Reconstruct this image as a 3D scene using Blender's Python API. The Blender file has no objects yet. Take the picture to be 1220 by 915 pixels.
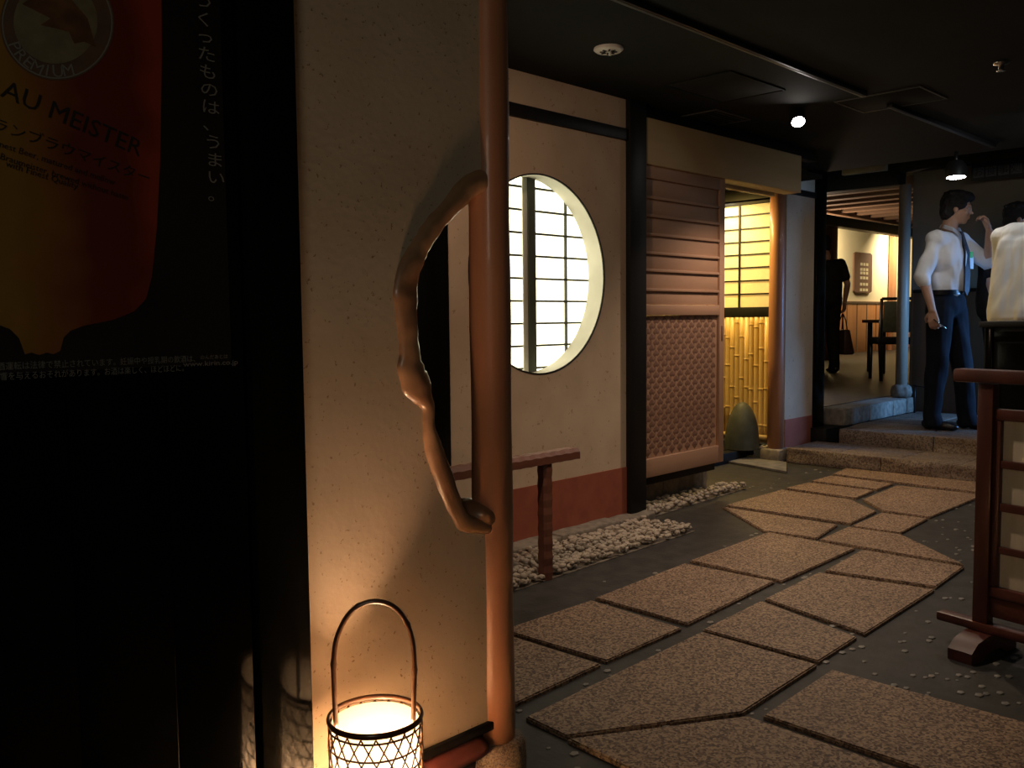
import bpy, bmesh, math, random
from mathutils import Vector, Matrix, noise
random.seed(7)
PI = math.pi
SC = bpy.context.scene
COL = SC.collection

# ------------------------------------------------------------------ camera
F, CX, CY, H = 1080.0, 610.0, 457.5, 1.1
_v1 = Vector((1071, -88.5, F)).normalized()
_v2 = Vector((-(F * F + 6859) / 1072, -77.5 + .0103 * (F * F + 6859) / 1072, F))
_v2 = (_v2 - _v1 * _v1.dot(_v2)).normalized()
_v3 = _v1.cross(_v2)
if _v3.y > 0: _v3 = -_v3
M = Matrix((_v1, _v2, _v3))                      # camera (right, down, forward) -> world
cam = bpy.data.objects.new('camera', bpy.data.cameras.new('camera')); COL.objects.link(cam)
cam.data.sensor_width = 36; cam.data.lens = F / 1220 * 36; cam.data.clip_start = .02; cam.data.clip_end = 100
R = Matrix(((M[0][0], -M[0][1], -M[0][2]), (M[1][0], -M[1][1], -M[1][2]), (M[2][0], -M[2][1], -M[2][2])))
cam.matrix_world = Matrix.Translation((0, 0, H)) @ R.to_4x4()
SC.camera = cam
SC.view_settings.view_transform = 'Standard'; SC.view_settings.look = 'None'
SC.view_settings.gamma = 1; SC.view_settings.exposure = 0.0; SC.view_settings.use_curve_mapping = False

def ray(px, py): return M @ Vector(((px - CX) / F, (py - CY) / F, 1))
def at_z(px, py, z): r = ray(px, py); t = (z - H) / r.z; return Vector((r.x * t, r.y * t, z))
def at_y(px, py, y): r = ray(px, py); t = y / r.y; return Vector((r.x * t, y, r.z * t + H))
def at_x(px, py, x): r = ray(px, py); t = x / r.x; return Vector((x, r.y * t, r.z * t + H))

# ------------------------------------------------------------------ light
w = bpy.data.worlds.new('world'); SC.world = w; w.use_nodes = True
w.node_tree.nodes['Background'].inputs[0].default_value = (.95, .9, .75, 1)
w.node_tree.nodes['Background'].inputs[1].default_value = .0075

def lamp(name, kind, loc, energy, color, aim=None, size=.05, spot=60, blend=.5, size_y=None):
    l = bpy.data.lights.new(name, kind); l.energy = energy; l.color = color
    if kind == 'SPOT': l.spot_size = math.radians(spot); l.spot_blend = blend; l.shadow_soft_size = size
    elif kind == 'AREA':
        l.size = size
        if size_y: l.shape = 'RECTANGLE'; l.size_y = size_y
    else: l.shadow_soft_size = size
    o = bpy.data.objects.new(name, l); COL.objects.link(o); o.location = loc
    if aim is not None: o.rotation_euler = (Vector(aim) - Vector(loc)).to_track_quat('-Z', 'Y').to_euler()
    return o
WARM, PINK, COOL = (1, .66, .38), (1, .70, .50), (.9, .95, 1)
# track spots above the path (two are outside the frame, further along the same track)
lamp('track_light', 'SPOT', (1.75, 2.12, 2.12), 38, (1, .68, .46), (3.5, 3.0, .95), .03, 95, .9)
lamp('track_light', 'SPOT', (2.9, 1.7, 2.16), 40, (1, .78, .56), (3.3, 1.7, 0), .03, 110, .8)
lamp('track_light', 'SPOT', (4.82, 2.45, 2.03), 54, (1, .75, .56), (4.75, 2.25, 0), .03, 130, .7)
lamp('down_light', 'SPOT', (6.72, 2.32, 2.10), 11, (1, .92, .84), (7.4, 2.7, 0), .03, 125, .6)
# soft fill lamp added behind the camera to brighten the near wall
lamp('near_wall_fill', 'AREA', (-1.6, -1.2, 2.0), 10.5, (1, .92, .72), (1.2, 1.45, 1.3), .9)
# display screen glow beyond the frame's right edge
sl_ = lamp('screen_light', 'AREA', (8.25, 1.0, 1.25), 20, (.18, .46, 1), (7.9, 3.0, .75), .6); sl_.data.spread = math.radians(80)
lamp('counter_light', 'AREA', (5.9, 1.3, 2.2), 5, (.92, .96, 1), (6.6, 1.7, 1.0), .3)
# alcove lamps: tube behind the paper screen, amber lamp over the bamboo
lamp('alcove_tube', 'AREA', (6.66, 3.95, 2.0), 11, (1, .92, .66), (6.62, 3.95, 1.5), .1, size_y=1.0)
lamp('alcove_glow', 'AREA', (6.9, 3.95, 1.2), 3.2, (1, .58, .16), (6.55, 3.95, 1.4), .4)
lamp('alcove_amber', 'AREA', (6.02, 3.95, 1.95), 22, (1, .66, .17), (6.5, 3.9, .6), .25)
# dining room beyond
lamp('room_wash', 'AREA', (16.2, 7.5, 2.7), 85, (1, .78, .45), (16.6, 8.1, 1.9), .5)
lamp('room_wash', 'AREA', (19.6, 7.4, 2.7), 65, (1, .78, .45), (20.2, 8.1, 1.8), .5)
lamp('room_light', 'SPOT', (9.6, 4.4, 2.0), 9, (1, .75, .5), (10.5, 4.8, .3), .05, 150, .6)
lamp('room_uplight', 'AREA', (10.2, 5.2, 1.5), 14, (1, .72, .5), (10.0, 4.3, 2.35), .4)

# ------------------------------------------------------------------ materials
def mat(name, c, rough=.6, c2=None, scale=8, detail=4, bump=0, bscale=None, stretch=(1, 1, 1), spec=.5, coat=0, metal=0, ramp=(.35, .65), flecks=None):
    m = bpy.data.materials.new(name); m.use_nodes = True; nt = m.node_tree; N = nt.nodes; L = nt.links
    b = N['Principled BSDF']; b.inputs['Roughness'].default_value = rough
    b.inputs['Specular IOR Level'].default_value = spec; b.inputs['Coat Weight'].default_value = coat; b.inputs['Metallic'].default_value = metal
    b.inputs['Base Color'].default_value = (*c, 1)
    tc = N.new('ShaderNodeTexCoord'); mp = N.new('ShaderNodeMapping'); mp.inputs['Scale'].default_value = stretch
    L.new(tc.outputs['Object'], mp.inputs[0])
    out = None
    if c2:
        n = N.new('ShaderNodeTexNoise'); n.inputs['Scale'].default_value = scale; n.inputs['Detail'].default_value = detail
        L.new(mp.outputs[0], n.inputs['Vector'])
        r = N.new('ShaderNodeValToRGB'); r.color_ramp.elements[0].position = ramp[0]; r.color_ramp.elements[1].position = ramp[1]
        r.color_ramp.elements[0].color = (*c, 1); r.color_ramp.elements[1].color = (*c2, 1)
        L.new(n.outputs[0], r.inputs[0]); out = r.outputs[0]
    if flecks:
        fs, fc, th = flecks
        v = N.new('ShaderNodeTexNoise'); v.inputs['Scale'].default_value = fs; v.inputs['Detail'].default_value = 2
        L.new(tc.outputs['Object'], v.inputs['Vector'])
        rr = N.new('ShaderNodeValToRGB'); rr.color_ramp.elements[0].position = th; rr.color_ramp.elements[1].position = th + .03
        L.new(v.outputs[0], rr.inputs[0])
        mx = N.new('ShaderNodeMix'); mx.data_type = 'RGBA'; L.new(rr.outputs[0], mx.inputs[0])
        if out: L.new(out, mx.inputs[6])
        else: mx.inputs[6].default_value = (*c, 1)
        mx.inputs[7].default_value = (*fc, 1); out = mx.outputs[2]
    if out: L.new(out, b.inputs['Base Color'])
    if bump:
        n2 = N.new('ShaderNodeTexNoise'); n2.inputs['Scale'].default_value = bscale or scale * 3; n2.inputs['Detail'].default_value = 6
        L.new(mp.outputs[0], n2.inputs['Vector'])
        bp = N.new('ShaderNodeBump'); bp.inputs['Strength'].default_value = bump; bp.inputs['Distance'].default_value = .0016
        L.new(n2.outputs[0], bp.inputs['Height']); L.new(bp.outputs[0], b.inputs['Normal'])
    return m
def emit(name, c, s):
    m = bpy.data.materials.new(name); m.use_nodes = True; nt = m.node_tree; nt.nodes.clear()
    e = nt.nodes.new('ShaderNodeEmission'); e.inputs[0].default_value = (*c, 1); e.inputs[1].default_value = s
    o = nt.nodes.new('ShaderNodeOutputMaterial'); nt.links.new(e.outputs[0], o.inputs[0]); return m
def paper(name, c, em=0, ec=(1, 1, 1)):
    m = bpy.data.materials.new(name); m.use_nodes = True; nt = m.node_tree; N = nt.nodes; L = nt.links; N.clear()
    d = N.new('ShaderNodeBsdfDiffuse'); t = N.new('ShaderNodeBsdfTranslucent'); mx = N.new('ShaderNodeMixShader'); mx.inputs[0].default_value = .6
    n = N.new('ShaderNodeTexNoise'); n.inputs['Scale'].default_value = 30; n.inputs['Detail'].default_value = 8
    r = N.new('ShaderNodeValToRGB'); r.color_ramp.elements[0].color = tuple(x * .86 for x in c) + (1,); r.color_ramp.elements[1].color = (*c, 1)
    L.new(n.outputs[0], r.inputs[0]); L.new(r.outputs[0], d.inputs[0]); L.new(r.outputs[0], t.inputs[0])
    L.new(d.outputs[0], mx.inputs[1]); L.new(t.outputs[0], mx.inputs[2]); out = mx.outputs[0]
    if em:
        e = N.new('ShaderNodeEmission'); e.inputs[0].default_value = (*ec, 1); e.inputs[1].default_value = em
        a = N.new('ShaderNodeAddShader'); L.new(out, a.inputs[0]); L.new(e.outputs[0], a.inputs[1]); out = a.outputs[0]
    o = N.new('ShaderNodeOutputMaterial'); L.new(out, o.inputs[0]); return m
def granite(name, a, b, c, scale=120):
    m = bpy.data.materials.new(name); m.use_nodes = True; nt = m.node_tree; N = nt.nodes; L = nt.links
    p = N['Principled BSDF']; p.inputs['Roughness'].default_value = .62; p.inputs['Specular IOR Level'].default_value = .35
    tc = N.new('ShaderNodeTexCoord'); v = N.new('ShaderNodeTexVoronoi'); v.inputs['Scale'].default_value = scale
    L.new(tc.outputs['Object'], v.inputs['Vector'])
    r = N.new('ShaderNodeValToRGB'); r.color_ramp.elements[0].color = (*a, 1); r.color_ramp.elements[0].position = .15
    r.color_ramp.elements[1].color = (*c, 1); r.color_ramp.elements[1].position = .85
    e = r.color_ramp.elements.new(.5); e.color = (*b, 1)
    sp = N.new('ShaderNodeSeparateColor'); L.new(v.outputs['Color'], sp.inputs[0]); L.new(sp.outputs[0], r.inputs[0])
    n = N.new('ShaderNodeTexNoise'); n.inputs['Scale'].default_value = 3; L.new(tc.outputs['Object'], n.inputs['Vector'])
    mr = N.new('ShaderNodeMapRange'); mr.inputs[3].default_value = .7; mr.inputs[4].default_value = 1.2; L.new(n.outputs[0], mr.inputs[0])
    mx = N.new('ShaderNodeMix'); mx.data_type = 'RGBA'; mx.blend_type = 'MULTIPLY'; mx.inputs[0].default_value = 1
    L.new(r.outputs[0], mx.inputs[6]); L.new(mr.outputs[0], mx.inputs[7]); L.new(mx.outputs[2], p.inputs['Base Color'])
    bp = N.new('ShaderNodeBump'); bp.inputs['Strength'].default_value = .5; bp.inputs['Distance'].default_value = .001
    L.new(v.outputs['Distance'], bp.inputs['Height']); L.new(bp.outputs[0], p.inputs['Normal']); return m

m_plaster_near = mat('plaster_near', (.49, .375, .262), .9, (.55, .43, .31), 5, bump=.35, bscale=60, flecks=(120, (.27, .18, .10), .685))
m_plaster = mat('plaster', (.50, .38, .27), .9, (.56, .43, .31), 6, bump=.3, bscale=70, flecks=(45, (.36, .26, .17), .69))
m_plaster_far = mat('plaster_far', (.42, .37, .27), .9, (.47, .41, .3), 4, bump=.2)
m_cream = mat('cream_wall', (.78, .70, .50), .9, (.82, .74, .54), 3)
m_red = mat('red_skirting', (.26, .065, .035), .75, (.31, .085, .045), 9, bump=.2)
m_black = mat('black_wood', (.008, .0075, .007), .5, (.012, .011, .010), 30, stretch=(1, 1, .08), bump=.1, spec=.2)
m_blackgloss = mat('black_lacquer', (.004, .004, .0035), .15, (.006, .006, .005), 20, stretch=(1, 1, .06), spec=.07)
m_ceil = mat('ceiling_paint', (.011, .012, .010), .85, (.015, .015, .013), 3, spec=.15, bump=.15, bscale=40)
m_cedar = mat('cedar', (.36, .155, .08), .42, (.46, .215, .115), 14, stretch=(1, 1, .06), bump=.12, coat=.15)
m_door = mat('door_wood', (.35, .20, .125), .6, (.42, .25, .16), 10, stretch=(.1, 1, 1), bump=.1)
m_door_v = mat('door_stile', (.35, .20, .125), .6, (.42, .25, .16), 10, stretch=(1, 1, .1), bump=.1)
m_weave_d = mat('weave_dark', (.15, .075, .045), .7, (.19, .095, .06), 40)
m_header = mat('header_wood', (.43, .32, .17), .65, (.48, .36, .20), 6, stretch=(.12, 1, 1.5), bump=.08)
m_branch = mat('branch_wood', (.22, .10, .05), .38, (.46, .26, .14), 9, detail=6, bump=.3, bscale=26, coat=.25, ramp=(.3, .7))
m_hewn = mat('hewn_wood', (.14, .048, .030), .5, (.19, .072, .045), 18, stretch=(.2, 1, 1), bump=.2, coat=.2)
m_redwood = mat('red_lacquer_wood', (.062, .016, .011), .4, (.095, .025, .017), 12, stretch=(1, 1, .1), coat=.1)
m_redlog = mat('red_log', (.13, .035, .03), .5, (.17, .05, .04), 8)
m_slab = granite('exposed_aggregate', (.09, .052, .036), (.25, .158, .105), (.39, .265, .175), 150)
m_step = granite('step_stone', (.085, .06, .045), (.175, .13, .10), (.22, .165, .13), 110)
m_curb = mat('curb_stone', (.15, .125, .10), .85, (.26, .22, .175), 22, bump=.6, bscale=40)
m_floor = mat('dark_mortar', (.026, .024, .023), .6, (.045, .042, .040), 14, bump=.8, bscale=60, spec=.3)
m_floorr = mat('room_floor', (.022, .017, .013), .5, (.035, .028, .022), 6, spec=.2)
m_board = mat('black_board', (.0022, .0022, .0022), .09, (.0035, .0035, .0030), 20, stretch=(1, 1, .06), spec=.05)
m_pebw = mat('white_pebble', (.33, .275, .22), .85, (.46, .39, .32), 15, bump=.2)
m_pebd = mat('grey_pebble', (.12, .11, .10), .5, (.22, .2, .18), 15)
m_base = granite('base_stone', (.10, .06, .04), (.22, .15, .10), (.30, .21, .15), 320)
m_bamboo = mat('bamboo', (.62, .42, .16), .45, (.72, .52, .22), 12, stretch=(1, 1, .15), coat=.1)
m_dbamboo = mat('smoked_bamboo', (.075, .028, .012), .3, (.12, .05, .022), 25, coat=.3)
m_boulder = mat('green_black_stone', (.055, .06, .045), .6, (.085, .09, .07), 12, bump=.3)
m_paperW = paper('lit_window_paper', (.9, .9, .85), 1.35, (1, .93, .70))
m_paperA = paper('alcove_paper', (.93, .88, .7))
m_paperL = paper('lantern_paper', (.95, .88, .75))
m_paperT = mat('screen_paper', (.66, .56, .42), .9, (.74, .64, .49), 5, stretch=(6, 6, .3))
m_reveal = mat('white_reveal', (.62, .62, .52), .8, (.72, .72, .62), 5)
m_stile = mat('grey_green_stile', (.07, .08, .06), .6)
m_white = mat('white_plastic', (.65, .62, .55), .5)
m_metalk = mat('black_metal', (.015, .015, .015), .4)
m_chrome = mat('chrome', (.5, .5, .5), .25, metal=1)
m_wains = mat('wainscot_wood', (.42, .16, .05), .5, (.5, .21, .07), 8, stretch=(1, 1, .1))
m_wains2 = mat('dark_wainscot', (.10, .06, .035), .6, (.13, .08, .045), 8, stretch=(1, 1, .1))
m_slat = mat('ceiling_slat', (.36, .22, .13), .6, (.42, .27, .16), 8, stretch=(1, .1, 1))
m_skin = mat('skin', (.52, .30, .20), .55, (.56, .33, .225), 12)
m_hair = mat('hair', (.010, .009, .008), .8, (.02, .016, .014), 60, bump=.5)
m_shirt = mat('white_shirt', (.72, .73, .75), .8, (.78, .79, .81), 9, bump=.15, bscale=18)
m_shirt2 = mat('cream_white_shirt', (.70, .72, .74), .8, (.77, .79, .81), 9, bump=.15, bscale=18)
m_navy = mat('dark_trousers', (.010, .012, .017), .9, (.015, .017, .024), 10, spec=.12)
m_tee = mat('black_tee', (.012, .012, .014), .85, (.018, .018, .02), 10, spec=.2)
m_shoe = mat('black_leather', (.012, .010, .010), .3)
m_tie = mat('dark_tie', (.02, .02, .035), .6, (.04, .04, .06), 60)
m_green = mat('green_tag', (.05, .5, .08), .6)
m_bag = mat('brown_bag', (.06, .028, .018), .5, (.09, .04, .026), 20)
m_seat = mat('olive_seat_fabric', (.11, .12, .08), .8, (.15, .16, .11), 20)
m_ink = mat('black_ink', (.01, .008, .007), .6)
m_print_white = mat('white_print', (.19, .175, .15), .6)
m_print_red = mat('red_print', (.30, .03, .015), .5)
m_hatch = mat('hatch_frame', (.075, .072, .06), .6)
m_poster = mat('poster_black', (.010, .008, .008), .35, (.016, .012, .011), 2)

# ------------------------------------------------------------------ builders
def link(name, me, m=None, parent=None):
    o = bpy.data.objects.new(name, me); COL.objects.link(o)
    if m and me: me.materials.append(m)
    if parent: o.parent = parent
    return o
def tag(o, label, cat, group=None, kind=None):
    if label: o['label'] = label
    if cat: o['category'] = cat
    if group: o['group'] = group
    if kind: o['kind'] = kind
    return o
def thing(name, label, cat, loc=(0, 0, 0), rz=0, group=None):
    o = bpy.data.objects.new(name, None); COL.objects.link(o); o.location = loc; o.rotation_euler = (0, 0, rz)
    o.empty_display_size = .1
    return tag(o, label, cat, group)
def smooth(bm, ang=40):
    for f in bm.faces: f.smooth = True
    for e in bm.edges:
        if len(e.link_faces) == 2 and e.calc_face_angle(0) > math.radians(ang): e.smooth = False
def done(name, bm, m, parent=None, sm=True, kind=None):
    if sm: smooth(bm)
    me = bpy.data.meshes.new(name); bm.to_mesh(me); bm.free()
    o = link(name, me, m, parent)
    if kind: o['kind'] = kind
    return o
def B(): return bmesh.new()
def box(bm, x0, x1, y0, y1, z0, z1, bev=0.0, mtx=None):
    r = bmesh.ops.create_cube(bm, size=1)
    vs = r['verts']
    for v in vs: v.co = Vector(((x0 + x1) / 2 + v.co.x * (x1 - x0), (y0 + y1) / 2 + v.co.y * (y1 - y0), (z0 + z1) / 2 + v.co.z * (z1 - z0)))
    if bev:
        es = list({e for v in vs for e in v.link_edges})
        q = bmesh.ops.bevel(bm, geom=es, offset=bev, segments=2, affect='EDGES', profile=.5)
        vs = list({v for f in q['faces'] for v in f.verts} | {v for v in vs if v.is_valid})
    if mtx:
        for v in vs: v.co = mtx @ v.co
    return vs
def bx(name, x0, x1, y0, y1, z0, z1, m, parent=None, bev=.003, kind=None):
    bm = B(); box(bm, x0, x1, y0, y1, z0, z1, bev); return done(name, bm, m, parent, kind=kind)
def prism(bm, pts, ext):
    """polygon (list of Vector) extruded by vector ext"""
    a = [bm.verts.new(p) for p in pts]; b = [bm.verts.new(p + ext) for p in pts]
    n = len(pts); bm.faces.new(a); bm.faces.new(b[::-1])
    for i in range(n): bm.faces.new((a[i], b[i], b[(i + 1) % n], a[(i + 1) % n]))
    bmesh.ops.recalc_face_normals(bm, faces=bm.faces)
def tube(bm, pts, rads, seg=12, cap=True, squash=None):
    pts = [Vector(p) for p in pts]; n = len(pts)
    if not hasattr(rads, '__len__'): rads = [rads] * n
    rings = []; prev = None
    for i, p in enumerate(pts):
        t = (pts[min(i + 1, n - 1)] - pts[max(i - 1, 0)]).normalized()
        if prev is None:
            a = Vector((0, 0, 1)) if abs(t.z) < .9 else Vector((1, 0, 0)); u = t.cross(a).normalized()
        else: u = (prev - t * prev.dot(t)).normalized()
        prev = u; v = t.cross(u)
        ring = [bm.verts.new(p + (u * math.cos(2 * PI * k / seg) + v * math.sin(2 * PI * k / seg)) * rads[i]) for k in range(seg)]
        rings.append(ring)
    for a, b in zip(rings, rings[1:]):
        for k in range(seg): bm.faces.new((a[k], a[(k + 1) % seg], b[(k + 1) % seg], b[k]))
    if cap: bm.faces.new(rings[0][::-1]); bm.faces.new(rings[-1])
    return rings
def lathe(bm, prof, c=(0, 0, 0), seg=24, caps=True):
    c = Vector(c); rings = []
    for r, z in prof: rings.append([bm.verts.new(c + Vector((r * math.cos(2 * PI * k / seg), r * math.sin(2 * PI * k / seg), z))) for k in range(seg)])
    for a, b in zip(rings, rings[1:]):
        for k in range(seg): bm.faces.new((a[k], a[(k + 1) % seg], b[(k + 1) % seg], b[k]))
    if caps: bm.faces.new(rings[0][::-1]); bm.faces.new(rings[-1])
def struct(o): o['kind'] = 'structure'; return o
def ell(bm, c, r, rot=None, u=16, v=12):
    q = bmesh.ops.create_uvsphere(bm, u_segments=u, v_segments=v, radius=1)
    Rm = rot or Matrix.Identity(3)
    for p in q['verts']: p.co = Vector(c) + Rm @ Vector((p.co.x * r[0], p.co.y * r[1], p.co.z * r[2]))
    return q['verts']

# ================================================================== SETTING
CEIL = 2.255
YA = 3.01
bm = B(); box(bm, -2.5, 7.06, -3.0, 3.40, CEIL, CEIL + .42); box(bm, 4.9, 7.06, 3.40, 5.6, CEIL, CEIL + .42); box(bm, 7.061, 8.6, -3.0, 5.6, 2.63, 2.68)
box(bm, -2.5, 4.9, 3.40, 4.5, CEIL, CEIL + .08)
struct(done('ceiling', bm, m_ceil))
bm = B(); box(bm, -2.5, 7.6, -3.0, 4.6, -.13, -.014)
floor = struct(done('floor', bm, m_floor))

# paving slabs (outline corners measured on the floor)
S = .5082
polys = [
 [(-8, 413), (205, 342), (423, 409), (243, 488)],
 [(210, 338), (424, 256), (640, 299), (432, 401)],
 [(432, 251), (620, 183), (828, 222), (654, 300)],
 [(-10, 417), (235, 493), (30, 588), (-180, 510)],
 [(465, 415), (740, 493), (568, 608), (140, 664), (45, 618)],
 [(568, 611), (142, 667), (480, 830), (1250, 860), (960, 745)],
 [(765, 503), (1300, 648), (1300, 850), (600, 612)],
 [(602, 343), (835, 430), (742, 489), (460, 412)],
 [(736, 277), (1015, 318), (848, 424), (607, 340)],
 [(838, 224), (1085, 265), (1018, 313), (748, 274)],
 [(805, 171), (935, 189), (1083, 261), (735, 202)],
 [(510, 124), (787, 167), (738, 199), (608, 182)],
 [(650, 84), (818, 108), (878, 136), (815, 165), (516, 121)],
 [(714, 67), (872, 87), (828, 105), (656, 81)],
 [(765, 51), (917, 71), (878, 85), (719, 64)],
 [(800, 34), (1150, 70), (1150, 96), (768, 48)],
 [(922, 74), (1130, 97), (1000, 150), (886, 134), (838, 107)],
 [(885, 138), (998, 152), (932, 187), (812, 170)],
]
for pl in polys:
    pts = [at_z(600 + u * S, 540 + v * S, 0) for u, v in pl]
    ct = sum(pts, Vector()) / len(pts); pts = [p + (ct - p).normalized() * .010 for p in pts]
    bm = B(); prism(bm, pts, Vector((0, 0, -.03)))
    bmesh.ops.bevel(bm, geom=[e for e in bm.edges if all(v.co.z > -.01 for v in e.verts)], offset=.004, segments=2, affect='EDGES')
    done('paving_slab', bm, m_slab, floor)
# pebbles scattered in the mortar
def pebble_mesh(seed, r=1.0, flat=.6):
    rnd = random.Random(seed); bm = B(); q = bmesh.ops.create_icosphere(bm, subdivisions=1, radius=1)
    sx, sy = rnd.uniform(.7, 1.2), rnd.uniform(.6, 1)
    for v in q['verts']:
        k = 1 + .25 * noise.noise(v.co * 1.3 + Vector((seed * 3.1, 0, 0)))
        v.co = Vector((v.co.x * sx * k * r, v.co.y * sy * k * r, v.co.z * flat * k * r))
    for f in bm.faces: f.smooth = True
    me = bpy.data.meshes.new('pebble'); bm.to_mesh(me); bm.free(); return me
def in_poly(p, poly):
    c = False; j = len(poly) - 1
    for i in range(len(poly)):
        a, b = poly[i], poly[j]
        if (a.y > p.y) != (b.y > p.y) and p.x < (b.x - a.x) * (p.y - a.y) / (b.y - a.y) + a.x: c = not c
        j = i
    return c
slabs_w = [[at_z(600 + u * S, 540 + v * S, 0) for u, v in pl] for pl in polys]
bm = B(); cnt = 0
while cnt < 620:
    p = Vector((random.uniform(1.5, 6.3), random.uniform(.2, 3.3), 0))
    if any(in_poly(p, s) for s in slabs_w) or (p.y > 2.5 and p.x < 5.2): continue
    if p.y > 2.0 and random.random() < .6: continue
    r = random.uniform(.006, .014); q = bmesh.ops.create_icosphere(bm, subdivisions=1, radius=r)
    for v in q['verts']: v.co = Vector((p.x + v.co.x * 1.3, p.y + v.co.y, -.014 + v.co.z * .55))
    cnt += 1
done('embedded_pebbles', bm, m_pebd, floor, kind='stuff')

# ---- wall with the round window
bm = B(); cx, cz, rw = 3.2525, 1.312, .4835
x0, x1, z0, z1 = 2.635, 3.925, .03, CEIL
arcL = [Vector((cx + rw * math.cos(a), YA, cz + rw * math.sin(a))) for a in [PI / 2 + i * PI / 40 for i in range(41)]]
arcR = [Vector((cx + rw * math.cos(a), YA, cz + rw * math.sin(a))) for a in [-PI / 2 + i * PI / 40 for i in range(41)]]
prism(bm, [Vector((cx, YA, z1)), Vector((x0, YA, z1)), Vector((x0, YA, z0)), Vector((cx, YA, z0))] + arcL[::-1], Vector((0, .09, 0)))
prism(bm, [Vector((cx, YA, z0)), Vector((x1, YA, z0)), Vector((x1, YA, z1)), Vector((cx, YA, z1))] + arcR[::-1], Vector((0, .09, 0)))
bmesh.ops.remove_doubles(bm, verts=bm.verts, dist=1e-5)
wall_back = struct(done('wall_back', bm, m_plaster, sm=False))
bx('baseboard_back', x0, x1, YA - .004, YA, .03, .289, m_red, bev=0, kind='structure')
bx('trim_1', x0 + .002, x1, YA - .018, YA, 2.039, 2.10, m_black, kind='structure')
bx('trim_2', 3.92, 4.065, YA - .03, YA + .1, -.014, CEIL, m_black, kind='structure')
bx('trim_3', 2.42, 2.635, YA - .02, YA + .1, -.014, CEIL, m_blackgloss, kind='structure')
bx('wall_dark', -.2, 2.42, YA + .03, YA + .1, -.014, CEIL, m_black, bev=0, kind='structure')

# round window: reveal ring, dark edge, paper, lattice
win = struct(thing('window_1', None, None))
def ringmesh(y0, y1, ra, rb, seg=96):
    bm = B(); R_ = []
    for (r, y) in ((ra, y0), (rb, y0), (rb, y1), (ra, y1)):
        R_.append([bm.verts.new((cx + r * math.cos(2 * PI * k / seg), y, cz + r * math.sin(2 * PI * k / seg))) for k in range(seg)])
    for i in range(4):
        a, b = R_[i], R_[(i + 1) % 4]
        for k in range(seg): bm.faces.new((a[k], b[k], b[(k + 1) % seg], a[(k + 1) % seg]))
    bmesh.ops.recalc_face_normals(bm, faces=bm.faces); return bm
done('window_reveal', ringmesh(YA + .004, YA + .105, rw - .004, rw - .0001), m_reveal, win)
done('window_edge', ringmesh(YA - .003, YA + .004, rw - .006, rw + .001), m_black, win)
ys = 3.118
bx('window_paper', 2.70, 3.80, ys + .012, ys + .014, .76, 1.87, m_paperW, win, bev=0)
for z in [.742 + .1115 * i for i in range(11)]:
    bx('muntin', 2.70, 3.80, ys, ys + .012, z - .005, z + .005, m_stile, win, bev=0)
for x in (2.78, 3.02, 3.557):
    bx('muntin', x - .006, x + .006, ys - .002, ys + .010, .76, 1.87, m_stile, win, bev=0)
bx('window_stile', 3.262, 3.318, ys - .012, ys, .76, 1.87, m_stile, win)
bx('window_stile', 3.228, 3.262, ys - .008, ys, .76, 1.87, m_reveal, win)
bm = B(); box(bm, 2.66, 3.85, ys + .03, ys + .04, .72, 1.92); done('window_backing', bm, m_white, win)

# curb stones under the wall, gravel beds
gw = []
xs = [2.2, 2.75, 3.28, 3.74, 4.06]
curb = thing('stone_curb', 'low rough stone curb under the red skirting', 'curb', (3, YA, 0))
for a, b in zip(xs, xs[1:]):
    bm = B(); box(bm, a + .003 - 3, b - .003 - 3, -.10, .05, -.013, .035 + random.uniform(-.004, .004), .008)
    bmesh.ops.subdivide_edges(bm, edges=bm.edges, cuts=3, use_grid_fill=True)
    for v in bm.verts: v.co += Vector((0, 1, 1)) * noise.noise(v.co * 14) * .008
    done('stone', bm, m_curb, curb)
_q = at_z(650, 686, 0); ex = [(_q.x, _q.y), (_q.x - .95, _q.y)]
def gravel(label, poly, sp, group, rr, nmax):
    bed = thing('gravel_bed', label, 'gravel', (poly[0].x, poly[0].y, -.013))
    o0 = Vector((poly[0].x, poly[0].y, -.013))
    bm = B(); prism(bm, [Vector((p.x - o0.x, p.y - o0.y, 0.002)) for p in poly], Vector((0, 0, -.002))); done('bed', bm, m_curb, bed)
    mn = Vector((min(p.x for p in poly), min(p.y for p in poly))); mx_ = Vector((max(p.x for p in poly), max(p.y for p in poly)))
    pts = []
    for layer in (0, 1):
        y = mn.y
        while y < mx_.y:
            x = mn.x
            while x < mx_.x:
                p = Vector((x + random.uniform(-.4, .4) * sp, y + random.uniform(-.4, .4) * sp, 0))
                if any((p - Vector((e_[0], e_[1], 0))).length < .05 for e_ in ex): continue_ = True
                else: continue_ = False
                if not continue_ and in_poly(p, poly) and (layer == 0 or random.random() < .55): pts.append(p - o0 + Vector((0, 0, rr * .5 + layer * rr * .8)))
                x += sp
            y += sp * .8
    pts.sort(key=lambda p: -(p.z) * 40 + (p + o0).length)
    meshes = PEB
    bmr = B()
    for i, p in enumerate(pts):
        s = rr * random.uniform(.7, 1.25); rot = Matrix.Rotation(random.uniform(0, 6.28), 4, 'Z') @ Matrix.Rotation(random.uniform(-.5, .5), 4, 'X')
        if i < nmax:
            o = bpy.data.objects.new('pebble', random.choice(meshes)); COL.objects.link(o); o.parent = bed
            o.matrix_local = Matrix.Translation(p) @ rot @ Matrix.Scale(s, 4)
        else:
            q = bmesh.ops.create_icosphere(bmr, subdivisions=1, radius=s)
            for v in q['verts']: v.co = p + rot.to_3x3() @ Vector((v.co.x, v.co.y * .8, v.co.z * .6))
    if len(bmr.verts): done('loose_pebbles', bmr, m_pebw, bed, kind='stuff')
    else: bmr.free()
    return bed
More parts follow.
